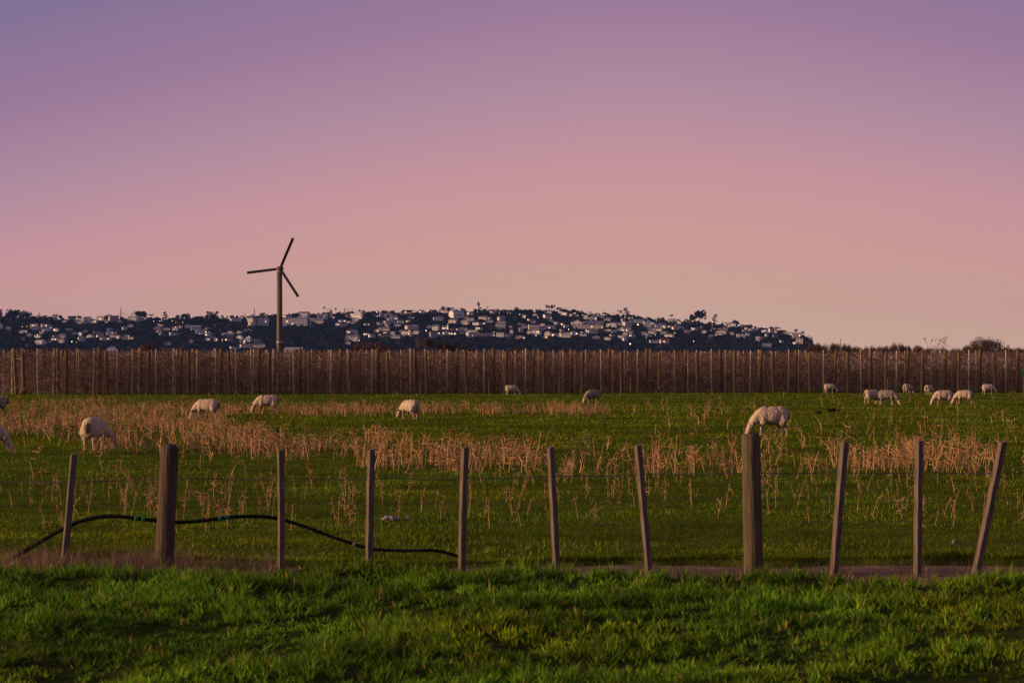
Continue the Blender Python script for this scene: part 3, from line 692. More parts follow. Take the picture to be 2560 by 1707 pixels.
make_sheep('sheep with head stretched left, front one of the pair at far right', 2166 * D, 930 * D, 183, 1.06, (0.07, -0.02, -0.06, 0.05), 0.0, 1.0, seed=13, group=SH)
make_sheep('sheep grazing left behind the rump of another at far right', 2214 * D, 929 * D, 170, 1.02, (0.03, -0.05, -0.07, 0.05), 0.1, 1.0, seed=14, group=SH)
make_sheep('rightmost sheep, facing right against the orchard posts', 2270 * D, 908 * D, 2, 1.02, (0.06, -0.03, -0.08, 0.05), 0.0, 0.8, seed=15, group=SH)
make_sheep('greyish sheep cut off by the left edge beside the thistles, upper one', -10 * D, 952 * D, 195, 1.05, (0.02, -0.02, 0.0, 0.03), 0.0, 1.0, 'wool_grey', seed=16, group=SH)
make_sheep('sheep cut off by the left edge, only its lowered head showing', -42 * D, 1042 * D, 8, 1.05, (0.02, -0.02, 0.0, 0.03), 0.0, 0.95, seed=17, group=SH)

# ------------------------------------------------------------------ birds
def bird(label, px, py, deg, s, pied):
    Y = ground_Y(py); X = gx(px, Y); root = empty('bird', (X, Y, float(pasture_z(np.array([X]), np.array([Y]))[0])), R(deg)); root.scale = (s, s, s)
    tag(root, label, 'bird')
    bm = bmesh.new(); chain(bm, [((-0.22, 0, 0.36), 0.035), ((-0.10, 0, 0.42), 0.11), ((0.06, 0, 0.48), 0.135), ((0.16, 0, 0.60), 0.085), ((0.20, 0, 0.70), 0.075)])
    chain(bm, [((-0.22, 0, 0.37), 0.04), ((-0.42, 0, 0.30), 0.025)])
    for s_ in (1, -1): chain(bm, [((0.0, s_ * 0.06, 0.38), 0.035), ((0.01, s_ * 0.06, 0.2), 0.014), ((0.0, s_ * 0.06, 0.015), 0.014), ((0.06, s_ * 0.06, 0.012), 0.012)])
    me0 = bpy.data.meshes.new('tmp'); bm.to_mesh(me0); bm.free(); t_ = bpy.data.objects.new('tmp', me0); C.objects.link(t_)
    rm = t_.modifiers.new('r', 'REMESH'); rm.mode = 'VOXEL'; rm.voxel_size = 0.018; sm = t_.modifiers.new('s', 'SMOOTH'); sm.iterations = 3
    dg = bpy.context.evaluated_depsgraph_get(); me = bpy.data.meshes.new_from_object(t_.evaluated_get(dg)); bpy.data.objects.remove(t_)
    me.name = 'body'; me.materials.clear(); me.materials.append(M['bird_black']); me.materials.append(M['bird_white'])
    if pied:
        for p in me.polygons: p.material_index = 1 if (p.center.z < 0.50 and p.center.z > 0.26 and p.center.x > -0.2) or p.center.z < 0.1 and False else 0
    for p in me.polygons: p.use_smooth = True
    obj('body', me, None, root)
    V, Q = tubes([(0.26, 0, 0.70)], [(0.36, 0, 0.68)], 0.022, 0.004, 6); obj('beak', mesh_np('beak', V, Q), M['eye'], root)
bird('black bird standing among the dead thistles in front of the wind machine', 692, 1094, 70, 0.34, False)
bird('small black and white bird on the grass near the grey sheep', 1536, 1021, 170, 0.21, True)
bird('small black and white bird on the grass above the big right hand sheep', 1912, 1023, 150, 0.21, True)

# rush clumps, scraps
def rush(label, px, py, w, h):
    Y = ground_Y(py); X = gx(px, Y); n = 260
    a_ = rs.uniform(0, 6.28, n); r_ = np.sqrt(rs.uniform(0, 1, n)) * w / 2
    V, Q, T, tt = blades(r_ * np.cos(a_), r_ * np.sin(a_) * 0.6, np.zeros(n) - 0.01, h * rs.uniform(0.5, 1.15, n), np.full(n, 0.012), rs.uniform(0.2, 1.1, n), a_, np.ones((n, 3)))
    tag(obj('rush_clump', mesh_np('rush_clump', V, Q, T), M['rush'], None, (X, Y, 0)), label, 'plant')
rush('larger dark green rush clump in the pasture at right', 2084, 1030, 0.42, 0.26)
rush('smaller dark rush clump left of the larger one', 2046, 1033, 0.24, 0.10)
def scrap(name, label, cat, px, py, w, h, material, seed):
    Y = ground_Y(py); X = gx(px, Y); bm = bmesh.new(); bmesh.ops.create_icosphere(bm, subdivisions=3, radius=1.0)
    for v in bm.verts:
        v.co *= 1 + 0.45 * mnoise.noise(v.co * 1.7 + Vector((seed, 0, 0))); v.co.x *= w / 2; v.co.y *= w / 3; v.co.z = max(v.co.z, -0.4) * h
    me = bpy.data.meshes.new(name); bm.to_mesh(me); bm.free()
    tag(obj(name, me, M[material], None, (X, Y, 0.02)), label, cat)
scrap('plastic_scrap', 'crumpled pale plastic scrap on the grass between the third and fourth battens', 'litter', 975, 1300, 0.17, 0.035, 'plastic', 2.0)
scrap('plastic_scrap', 'small pale scrap just right of the crumpled plastic', 'litter', 1020, 1299, 0.05, 0.025, 'plastic', 5.0)
scrap('stone', 'small pale stone in the grass near the right end of the fence', 'stone', 2386, 1361, 0.05, 0.03, 'stone', 9.0)

# ------------------------------------------------------------------ orchard rows
talls = [41, 147, 249, 352, 450, 552, 648, 749, 848, 946, 1041, 1138, 1234, 1332, 1427, 1522, 1613, 1712, 1803, 1898, 1989, 2085, 2178, 2268, 2361, 2450, 2543]
shorts = [60, 166, 268, 370, 471, 574, 673, 773, 871, 971, 1067, 1167, 1263, 1360, 1455, 1554, 1648, 1744, 1837, 1934, 2025, 2120, 2214, 2304, 2396, 2488, 2580]
allrows = [(a, b, False) for a, b in zip(talls, shorts)] + [(2543 + 92 * k, 2580 + 92 * k, True) for k in range(1, 12)]
TW0, TW1, TR0, TR1, TT = [], [], [], [], []
rowdir = np.array([-0.545, 0.838])
def pole_mesh(r, h, n=9, seed=0):
    pts = [(0, 0, -0.3), (0, 0, 0.3), (0.01, 0, h * 0.5), (0, 0, h - 0.02), (0, 0, h)]
    return path_tube(pts, [r * 1.03, r * 1.02, r, r * 0.97, r * 0.86], n)
postme = [mesh_np('end_post', *pole_mesh(0.088, 1.0), smooth=False) for _ in range(1)]
PM = {}
def pole(name, parent, xy, h, r, m_, lean=(0, 0)):
    key = (round(h, 2), round(r, 3), m_)
    if key not in PM:
        V, Q, T = pole_mesh(r, h); me = mesh_np(name, V, Q, T, smooth=True); me.materials.append(M[m_]); PM[key] = me
    o = obj(name, PM[key], None, parent, (xy[0], xy[1], 0)); o.rotation_euler = (lean[0], lean[1], rs.uniform(0, 6.28)); o.rotation_mode = 'XYZ'
    o.rotation_mode = 'YXZ'
    return o
for ri, (tx, sx_, outside) in enumerate(allrows):
    Ys = 125.5 + np.clip(sx_, -300, 3300) / 2560 * 14.0; Xs = gx(sx_, Ys); Yt = Ys + 1.15; Xt = gx(tx, Yt)
    vis = ri + 1; kpos = []
    row = None if outside else empty('orchard_row', (Xs, Ys, 0))
    if not outside:
        tag(row, f'orchard trellis row with paired brown end posts, {ordw(vis)} row from the left', 'trellis row', 'orchard trellis rows behind the pasture')
        pole('end_post', row, (0, 0), round(2.78 + rs.uniform(-0.03, 0.03), 2), 0.112, 'orch_post', (R(rs.uniform(-1, 1)), R(rs.uniform(0.8, 2.2))))
        pole('end_post', row, (Xt - Xs, Yt - Ys), round(3.0 + rs.uniform(-0.04, 0.04), 2), 0.112, 'orch_post', (R(rs.uniform(-1, 1)), R(rs.uniform(0.5, 3.4))))
        ks = [2.4, 5.3, 8.4, 12.0, 15.3, 19.6, 24.0, 28.5]
        for k in ks:
            k = k + rs.uniform(-0.3, 0.3); kpos.append(k)
            pole('post', row, tuple(rowdir * k), round(2.98 + rs.uniform(-0.05, 0.05), 2), rs.choice([0.036, 0.046, 0.056]), 'orch_pale', (R(rs.uniform(-1, 1)), R(rs.uniform(-0.8, 1.2))))
        if vis in (1, 3, 17):
            s = 1 if vis in (1, 17) else -1
            b0 = (0.95 if vis != 3 else -0.05, 0.05); V, Q, T = path_tube([(b0[0] * 1 - s * 1.25 + (0 if vis != 3 else -0.1), -0.1, 0.0), (b0[0] - s * 0.25, -0.05, 1.0)] if s == 1 else [(0.6, -0.1, 0.0), (0.08, -0.02, 1.0)], 0.045, 8)
            obj('brace', mesh_np('brace', V, Q, T), M['orch_post'], row)
        # wires
        for zw in (0.55, 1.15, 1.75, 2.35, 2.9):
            V, Q = tubes([(0, 0, min(zw, 2.7))], [(rowdir[0] * 30, rowdir[1] * 30, zw)], 0.006, 0.006, 4)
            obj('wire', mesh_np('wire', V, Q), M['wire'], row)
    # bare canes and twigs, thinner right beside the posts
    if outside: kpos = []
    k1 = rs.uniform(0.0, 13, 2300); k2 = rs.uniform(13, 32, 1500); kk = np.concatenate([k1, k2])
    for kp in kpos[:5] + [0.0, 1.3]: kk = kk[np.abs(kk - kp) > 0.15]
    n = len(kk)
    bx_ = Xs + rowdir[0] * kk + rs.normal(0, 0.10, n); by_ = Ys + rowdir[1] * kk + rs.normal(0, 0.10, n)
    z0 = rs.uniform(0.15, 2.75, n) ** 1.0; L = rs.uniform(0.2, 0.6, n); th = rs.uniform(0, 6.28, n); el = rs.normal(0.5, 0.7, n)
    dz_ = np.sin(el) * L; z1 = np.clip(z0 + dz_, 0.1, 2.80 + 0.30 * vnoise(bx_, by_, 0.9, 77) + 0.10 * rs.uniform(-1, 1, n) ** 3)
    p0 = np.stack([bx_, by_, z0], -1); p1 = np.stack([bx_ + np.cos(th) * np.cos(el) * L, by_ + np.sin(th) * np.cos(el) * L * 0.8, z1], -1)
    TW0.append(p0); TW1.append(p1); TR0.append(rs.uniform(0.008, 0.017, n)); TR1.append(rs.uniform(0.005, 0.010, n))
    b_ = rs.uniform(0.45, 1.4, n); gl = rs.uniform(0, 1, n) < 0.14; tb = np.stack([b_, b_, b_], -1); tb[gl] *= np.array([2.3, 2.8, 2.9]); TT.append(tb)
    # upright trunks every metre or so
    kt = np.arange(0.8, 30, 0.5) + rs.uniform(-0.2, 0.2, len(np.arange(0.8, 30, 0.5))); n = len(kt)
    q0 = np.stack([Xs + rowdir[0] * kt, Ys + rowdir[1] * kt, np.full(n, -0.05)], -1); q1 = q0 + np.stack([rs.normal(0, 0.06, n), rs.normal(0, 0.06, n), rs.uniform(1.9, 2.9, n)], -1)
    TW0.append(q0); TW1.append(q1); TR0.append(rs.uniform(0.012, 0.024, n)); TR1.append(np.full(n, 0.012)); b_ = rs.uniform(0.8, 3.0, n); TT.append(np.stack([b_, b_ * 1.08, b_ * 1.05], -1))
V, Q = tubes(np.concatenate(TW0), np.concatenate(TW1), np.concatenate(TR0), np.concatenate(TR1), 3)
tag(obj('bare_vines', mesh_np('bare_vines', V, Q, tint=np.repeat(np.concatenate(TT), 6, axis=0)), M['twig']), 'tangle of bare reddish brown fruit canes filling the orchard rows', 'vines', None, 'stuff')
# short stakes before the rows
for i, (sx_, top) in enumerate(((694, 931), (875, 950), (1050, 950), (1223, 946), (1398, 945), (1577, 944), (2061, 944), (2220, 945))):
    Y = 125.0 + sx_ / 2560 * 14; X = gx(sx_, Y); V, Q, T = pole_mesh(0.05, gz(top, Y)); st = obj('stake', mesh_np('stake', V, Q, T, smooth=True), M['orch_post'], None, (X, Y, 0))
    tag(st, f'short dark stake in front of the orchard, {ordw(i + 1)} from the left', 'stake', 'short stakes before the orchard')
# green tag by the right edge
V, Q = box(0.25, 0.03, 0.30); st = empty('row_sign', (gx(2559, 138), 138, 0)); tag(st, 'small green sign cut off by the right edge before the orchard', 'sign')
obj('panel', mesh_np('panel', V, Q), M['sign'], st, (0, -0.06, gz(937, 138))); V, Q, T = pole_mesh(0.03, 1.7); obj('pole', mesh_np('pole', V, Q, T), M['orch_post'], st)

# ------------------------------------------------------------------ wind machine (frost fan)
WY = 170.0; WX = gx(699, WY)
wmn = empty('wind_machine', (WX, WY, 0)); tag(wmn, 'tall brown orchard wind machine with three black blades', 'wind machine')
hubz = gz(671, WY)
V, Q, T = path_tube([(0, 0, -0.5), (0, 0, 3.85), (0, 0, 6), (0, 0, hubz - 0.30)], [0.245, 0.245, 0.240, 0.225], 28); obj('tower', mesh_np('tower', V, Q, T, smooth=True), M['tower'], wmn)
V, Q, T = path_tube([(0, 0, 3.84), (0, 0, 3.88), (0, 0, 3.98), (0, 0, 4.02)], [0.25, 0.285, 0.285, 0.25], 28); obj('collar', mesh_np('collar', V, Q, T), M['steel'], wmn)
V, Q, T = path_tube([(0, 0, hubz - 0.31), (0, 0, hubz - 0.29), (0, 0, hubz - 0.24), (0, 0, hubz - 0.22)], [0.22, 0.27, 0.27, 0.2], 24); obj('flange', mesh_np('flange', V, Q, T), M['steel'], wmn)
bm = bmesh.new(); bmesh.ops.create_cube(bm, size=1.0)
for v in bm.verts: v.co = Vector((v.co.x * 0.46, v.co.y * 0.62, v.co.z * 0.40))
bmesh.ops.bevel(bm, geom=list(bm.edges), offset=0.06, segments=2, affect='EDGES'); me = bpy.data.meshes.new('gearbox'); bm.to_mesh(me); bm.free()
gb = obj('gearbox', me, M['tower'], wmn, (0.02, 0.05, hubz - 0.03)); gb.rotation_euler = (0, 0, R(28))
V, Q, T = path_tube([(0, 0.30, 0), (0, 0.42, 0), (0, 0.60, 0.0), (0, 0.68, 0)], [0.08, 0.08, 0.14, 0.06], 14); obj('hub', mesh_np('hub', V + np.array([0, 0, hubz]), Q, T, smooth=True), M['blackblade'], wmn)
def blade_mesh(L):
    V, Q = [], []; st = np.linspace(0.05, L, 9)
    for i, r_ in enumerate(st):
        c = 0.17 if i < 1 else (0.235 if i < 8 else 0.225); tw = R(16 - 12 * i / 8)
        for (cx_, cy_) in ((-0.5, 0), (-0.2, 0.07), (0.15, 0.06), (0.5, 0), (0.15, -0.03), (-0.2, -0.03)):
            x = cx_ * c; y = cy_ * c; V.append((x * math.cos(tw) - y * math.sin(tw), x * math.sin(tw) + y * math.cos(tw), r_))
    n = 6
    for i in range(8):
        for k in range(n): k2 = (k + 1) % n; Q.append((i * n + k, i * n + k2, (i + 1) * n + k2, (i + 1) * n + k))
    V.append((0, 0, L + 0.004)); T = [(8 * n + k, 8 * n + (k + 1) % n, len(V) - 1) for k in range(n)]
    return mesh_np('blade', V, Q, T)
bme = blade_mesh(2.86); bme.materials.append(M['blackblade'])
for deg in (67, 187, 303):
    b_ = obj('blade', bme, None, wmn, (-0.02, 0.55, hubz)); b_.rotation_euler = (0, R(90 - deg), 0)

# ------------------------------------------------------------------ trees
def leafquads(centres, size, r_, flat=0.0):
    n = len(centres); a_ = r_.normal(0, 1, (n, 3)); a_ /= np.linalg.norm(a_, axis=1, keepdims=True); b_ = r_.normal(0, 1, (n, 3)); b_ -= a_ * np.sum(a_ * b_, 1, keepdims=True); b_ /= np.linalg.norm(b_, axis=1, keepdims=True)
    a_[:, 2] *= (1 - flat); s = (size * r_.uniform(0.6, 1.4, n))[:, None]
    V = np.stack([centres - a_ * s - b_ * s * 0.6, centres + a_ * s - b_ * s * 0.6, centres + a_ * s * 0.8 + b_ * s * 0.7, centres - a_ * s * 0.9 + b_ * s * 0.6], 1).reshape(-1, 3)
    return V, np.arange(n * 4).reshape(-1, 4)
def lobes(r_, n, spread, zc, zr, lr):
    out = []
    for _ in range(n):
        a_ = r_.uniform(0, 6.28); q = math.sqrt(r_.uniform(0, 1)) * spread; out.append((math.cos(a_) * q, math.sin(a_) * q, zc + r_.uniform(-zr, zr) * (1 - 0.5 * q / max(spread, 1e-3)), lr * r_.uniform(0.7, 1.25)))
    return out
def fill(lb, n, r_, shell=0.6):
    k = r_.randint(0, len(lb), n); L = np.array(lb)[k]; d_ = r_.normal(0, 1, (n, 3)); d_ /= np.linalg.norm(d_, axis=1, keepdims=True)
    q = r_.uniform(shell, 1.0, n) ** 0.6
    return L[:, :3] + d_ * (L[:, 3] * q)[:, None]
def branches(r_, levels, L0, th0, spread=0.6, kids=(2, 4), up=0.35):
    P0, P1, A0, A1, tips = [], [], [], [], []
    def rec(p, dv, L, th, lv):
        q = p + dv * L; P0.append(p); P1.append(q); A0.append(th); A1.append(th * 0.7)
        if lv == 0: tips.append(q); return
        for _ in range(r_.randint(*kids)):
            nd = dv + r_.normal(0, spread, 3) + np.array([0, 0, up * 0.3]); nd /= np.linalg.norm(nd); st = p + dv * L * r_.uniform(0.6, 1.0)
            rec(st, nd, L * r_.uniform(0.62, 0.88), th * 0.62, lv - 1)
    rec(np.array([0, 0, -0.1]), np.array([0.03, 0, 1.0]), L0, th0, levels)
    return np.array(P0), np.array(P1), np.array(A0), np.array(A1), np.array(tips)
# unit prototypes: height 1, nominal crown width 1
def norm(Vs):
    return Vs
PROTO = {}
def add_proto(key, trunk, crown, mt, mc):
    tm = mesh_np('trunk', *trunk); tm.materials.append(M[mt]); cm = mesh_np('crown', *crown); cm.materials.append(M[mc]); PROTO.setdefault(key, []).append((tm, cm))
for i in range(3):
    r_ = np.random.RandomState(40 + i)
    lb = lobes(r_, 9, 0.34, 0.60, 0.20, 0.20); add_proto('round', tubes([(0, 0, -0.05)], [(0, 0, 0.55)], 0.04, 0.025, 6), leafquads(fill(lb, 420, r_), 0.055, r_), 'trunkgrey', 'leaf_dark')
    lb = lobes(r_, 8, 0.42, 0.72, 0.14, 0.13); P0, P1, A0, A1, tips = branches(r_, 3, 0.34, 0.03, 0.6); add_proto('open', tubes(P0, P1, A0, A1, 4), leafquads(fill(lb, 190, r_), 0.05, r_), 'trunkgrey', 'leaf_mid')
    lb = lobes(r_, 10, 0.30, 0.50, 0.30, 0.22); add_proto('bushy', tubes([(0, 0, -0.05)], [(0, 0, 0.4)], 0.05, 0.03, 6), leafquads(fill(lb, 380, r_), 0.06, r_), 'trunkgrey', 'leaf_mid')
    # conical conifer with separate whorls
    cs = []
    for k in range(11):
        z = 0.12 + 0.86 * k / 10; rad = 0.5 * (1 - z) ** 0.8 + 0.02
        for a_ in np.arange(0, 6.28, 1.05) + r_.uniform(0, 1): cs += [(math.cos(a_) * rad * q, math.sin(a_) * rad * q, z + 0.02 * q) for q in (0.25, 0.55, 0.9)]
    for key, mc in (('conifer', 'leaf_dark'), ('greenpine', 'leaf_green')): add_proto(key, tubes([(0, 0, -0.05)], [(0, 0, 0.97)], 0.022, 0.006, 6), leafquads(np.array(cs), 0.045, r_, 0.7), 'trunkgrey', mc)
    # layered pine
    cs = []
    for k in range(7):
        z = 0.38 + 0.58 * k / 6; off = r_.normal(0, 0.10, 2); rad = r_.uniform(0.16, 0.42) * (1.15 - 0.5 * k / 6)
        for _ in range(46): a_ = r_.uniform(0, 6.28); q = math.sqrt(r_.uniform()) * rad; cs.append((off[0] + math.cos(a_) * q, off[1] + math.sin(a_) * q, z + r_.normal(0, 0.018)))
    add_proto('layered', tubes([(0, 0, -0.05), (0, 0, 0.5)], [(0, 0, 0.5), (0.02, 0, 0.95)], [0.03, 0.02], [0.02, 0.008], 6), leafquads(np.array(cs), 0.045, r_, 0.5), 'trunkgrey', 'leaf_dark')
    # palm
    cs = []
    for a_ in np.arange(0, 6.28, 0.33):
        ln = r_.uniform(0.35, 0.5); t0 = r_.uniform(-0.2, 0.9)
        for q in np.linspace(0.1, 1, 7): cs.append((math.cos(a_) * ln * q, math.sin(a_) * ln * q, 0.86 + 0.12 * math.sin(t0 + 0.2) * q - 0.16 * q * q + 0.08 * t0 * q))
    add_proto('palm', path_tube([(0, 0, -0.05), (0.01, 0, 0.4), (0, 0, 0.87)], [0.035, 0.026, 0.03], 7), leafquads(np.array(cs), 0.05, r_), 'trunkgrey', 'leaf_dark')
    # bare winter crown
    P0, P1, A0, A1, tips = branches(r_, 5, 0.27, 0.020, 0.50, (2, 4)); s_ = 1 / max(P1[:, 2].max(), 0.1); wdt = np.percentile(np.abs(P1[:, :2]), 97) * 2
    sc_ = np.array([1 / wdt, 1 / wdt, s_]); n1 = int(len(P0) * 0.12) + 3; big = A0 > 0.0075
    A0 = np.maximum(A0, 0.0042); A1 = np.maximum(A1, 0.0032)
    for key, mc in (('bare', 'bare'), ('barebrown', 'rust2')):
        add_proto(key, tubes(P0[big] * sc_, P1[big] * sc_, A0[big], A1[big], 5), tubes(P0[~big] * sc_, P1[~big] * sc_, A0[~big], A1[~big], 3), 'trunkgrey', mc)
    lb = lobes(r_, 9, 0.34, 0.56, 0.24, 0.19); add_proto('autumn', tubes([(0, 0, -0.05)], [(0, 0, 0.5)], 0.03, 0.02, 6), leafquads(fill(lb, 520, r_, 0.3), 0.032, r_), 'trunkgrey', 'rust')
for i in range(3):
    r_ = np.random.RandomState(640 + i)
    lb = lobes(r_, 13, 0.36, 0.80, 0.07, 0.14); c_ = fill(lb, 2200, r_, 0.15); dv = r_.normal(0, 1, c_.shape) + np.array([0, 0, 0.9]); dv /= np.linalg.norm(dv, axis=1, keepdims=True)
    P0, P1, A0, A1, tips = branches(r_, 4, 0.26, 0.018, 0.55, (2, 4)); zf = np.array([0.9, 0.9, 0.9 / max(P1[:, 2].max(), 0.5)])
    for key, mc in (('twiggy', 'bare'), ('twiggybrown', 'rust2')):
        Lq = r_.uniform(0.03, 0.085, (len(c_), 1)); add_proto(key, tubes(P0 * zf, P1 * zf, A0, A1, 4), tubes(c_ - dv * Lq * 0.5, c_ + dv * Lq * 0.5, 0.0030, 0.0018, 3), 'trunkgrey', mc)
    P0, P1, A0, A1, tips = branches(r_, 6, 0.17, 0.011, 0.42, (2, 3)); top = P1[:, 2].max(); wdt = np.percentile(np.abs(P1[:, :2]), 98) * 2
    def rm_(P): return np.stack([P[:, 0] / wdt, P[:, 1] / wdt, 0.50 + 0.50 * P[:, 2] / top], -1)
    A0 = np.maximum(A0, 0.0032); A1 = np.maximum(A1, 0.0024); Vt, Qt = join([tubes([(0, 0, -0.05)], [(0, 0, 0.50)], 0.022, 0.014, 6), tubes(rm_(P0[:3]), rm_(P1[:3]), A0[:3], A1[:3], 5)])
    add_proto('fan', (Vt, Qt), tubes(rm_(P0[3:]), rm_(P1[3:]), A0[3:], A1[3:], 3), 'trunkgrey', 'bare')
def tree(kind, name, label, X, Y, Z, w, h, group):
    pr = PROTO[kind]; tm, cm = pr[rs.randint(len(pr))]; t_ = empty(name, (X, Y, Z), rs.uniform(0, 6.28)); t_.scale = (w, w, h)
    tag(t_, label, 'tree', group); obj('trunk', tm, None, t_); obj('crown', cm, None, t_); return t_

# ------------------------------------------------------------------ hill with the town
ridge_x = [-1500, -600, 0, 220, 430, 650, 760, 870, 980, 1090, 1200, 1310, 1420, 1530, 1640, 1750, 1850, 1960, 2005, 2028, 2042, 2060, 2080]
ridge_y = [800, 798, 796, 798, 798, 791, 788, 784, 781, 779, 778, 779, 783, 789, 798, 807, 816, 831, 842, 858, 885, 905, 924]
def ridge(px): return np.interp(px, ridge_x, ridge_y)
def hillY(py): return 3000.0 + (880.0 - py) * 5.0
pxs = np.concatenate([np.arange(-1500, 0, 60), np.arange(0, 1990, 10), np.arange(1990, 2086, 4)]).astype(float)
HV = []; nrow = 26
for t_ in np.linspace(0, 1, nrow):
    py = 926 + (ridge(pxs) - 926) * t_; Yh = hillY(py); HV.append(np.stack([gx(pxs, Yh), Yh, gz(py, Yh) - 0.5], -1))
for back, drop in ((120, 4), (300, 40), (600, 140)):
    py = ridge(pxs); Yh = hillY(py); z = np.maximum(gz(py, Yh) - drop, -5); HV.append(np.stack([gx(pxs, Yh), Yh + back, z], -1))
HV = np.array(HV); nr, nc = HV.shape[:2]; i = np.arange(nr - 1)[:, None] * nc + np.arange(nc - 1)[None]
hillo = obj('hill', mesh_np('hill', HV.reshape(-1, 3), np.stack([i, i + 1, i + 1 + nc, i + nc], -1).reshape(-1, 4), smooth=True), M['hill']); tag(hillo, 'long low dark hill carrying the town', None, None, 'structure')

ZS = 360 / 2352.0
ORG = {'A': (0, 760), 'B': (350, 760), 'C': (700, 750), 'D': (1050, 750), 'E': (1400, 750), 'F': (1740, 760)}
HOUSES = {
'A': [(10,395,70,80),(140,430,90,60),(565,365,140,40),(600,405,220,25),(740,370,150,50),(830,390,70,40),(385,465,140,40),(480,525,110,50),(620,540,120,50),(375,580,70,35),(660,655,190,70),(815,625,130,45),(900,600,150,70),(1010,625,120,60),(1030,545,130,55),(1130,430,120,35),(1225,490,110,25),(1330,600,130,90),(1320,515,80,60),(1475,545,120,50),(1580,490,130,50),(1640,530,120,60),(1820,500,190,45),(1730,580,200,30),(1180,255,160,60),(1430,235,120,50),(1650,205,140,60),(1850,265,180,75),(2180,275,200,80),(2320,265,90,60),(1540,300,110,40),(890,245,70,40),(980,250,60,30),(1320,320,190,20),(2080,540,110,30),(440,690,40,40),(1840,725,100,20),(690,480,90,40)],
'B': [(20,265,80,60),(320,365,110,45),(280,410,140,35),(300,455,120,35),(580,425,100,60),(650,385,80,40),(910,410,190,60),(780,380,100,40),(1000,480,210,70),(1120,520,140,50),(1190,550,100,40),(1240,600,60,60),(1440,530,220,60),(1420,600,200,50),(1680,625,110,60),(1790,615,70,45),(1720,700,190,50),(1540,725,170,40),(1940,700,230,70),(1930,620,150,50),(1340,235,50,50),(1440,240,70,45),(1560,275,200,40),(1670,225,60,40),(560,500,180,30),(1760,440,140,40)],
'C': [(390,290,220,100),(110,290,160,45),(690,300,200,70),(640,370,170,60),(490,400,60,50),(850,290,70,80),(1100,275,50,40),(1270,290,260,70),(1020,355,120,30),(1230,340,110,50),(1200,385,80,50),(1000,415,190,20),(1655,270,80,60),(1770,290,140,70),(1870,280,60,40),(1790,375,240,40),(1810,330,120,25),(1970,370,90,40),(2100,360,90,30),(1920,425,130,30),(1700,490,200,50),(2150,470,230,60),(1700,590,200,50),(1880,615,180,60),(2080,580,200,70),(1500,600,120,50),(1180,550,200,70),(1190,660,240,90),(1090,660,70,50),(1110,715,90,30),(2310,215,100,50),(2090,215,130,50),(2120,290,80,40),(1420,410,100,30)],
'D': [(40,215,90,50),(385,185,180,50),(300,325,180,60),(830,235,130,50),(1170,215,130,60),(1030,320,160,70),(1130,310,80,40),(1330,325,140,70),(1130,355,140,25),(540,370,150,70),(740,390,150,60),(820,330,130,40),(920,400,130,50),(1330,470,160,120),(970,480,120,50),(260,485,130,80),(400,480,130,40),(560,495,130,40),(700,490,160,40),(260,600,230,80),(430,560,130,50),(540,570,120,40),(850,590,220,70),(1000,590,150,50),(1130,585,180,50),(1310,590,140,60),(1450,590,140,50),(1500,530,60,60),(1650,510,80,60),(1700,290,70,60),(1790,330,70,30),(2050,205,60,50),(2120,215,70,60),(2080,280,150,50),(2140,350,70,50),(2220,400,90,50),(2320,400,80,30),(1980,485,60,60),(2100,470,250,60),(1780,545,100,40),(1900,560,170,60),(2090,570,110,60),(2240,585,180,50),(2310,520,70,60),(2060,625,70,50),(1640,620,170,30),(1480,445,80,30)],
'E': [(70,245,140,50),(230,265,150,40),(540,325,140,60),(430,300,80,50),(780,335,140,50),(1030,355,60,60),(1140,320,50,50),(1160,370,70,40),(1290,370,170,60),(1430,380,130,50),(1600,340,80,50),(1820,350,130,50),(1930,340,60,40),(850,430,200,60),(930,400,180,40),(1110,410,180,60),(1430,440,180,50),(1590,440,160,50),(1760,450,160,40),(1930,470,220,40),(1080,500,170,80),(1120,555,180,50),(1070,605,90,60),(1180,600,120,50),(985,615,90,40),(1060,655,80,40),(1370,560,90,50),(1510,545,150,50),(1700,550,130,35),(1790,590,170,40),(1450,590,90,40),(1530,690,150,40),(1710,700,180,70),(520,535,220,60),(110,600,150,70),(10,590,60,60),(230,570,130,60),(380,580,120,60),(580,630,140,50),(780,650,120,40),(850,590,90,40),(1580,490,220,40),(2190,490,120,40)],
'F': [(530,370,110,70),(670,365,90,50),(480,400,80,40),(1050,400,150,40),(1230,460,100,90),(1130,455,120,40),(1330,470,90,40),(1520,460,230,25),(920,440,130,30),(830,510,110,50),(730,540,140,70),(420,480,180,60),(380,510,150,40),(1640,560,150,90),(1690,650,130,90),(1620,650,80,40),(1400,630,90,30),(1160,700,170,60),(1010,620,70,90),(590,490,80,40),(240,535,90,20),(270,410,40,50)]}
WIN = {}
V, Q = box(1, 0.10, 1); WIN['glass'] = mesh_np('window', V, Q); WIN['glass'].materials.append(M['glass']); WIN['lit'] = mesh_np('window', V, Q); WIN['lit'].materials.append(M['lit_warm'])
HRECT = []; HLIST = []
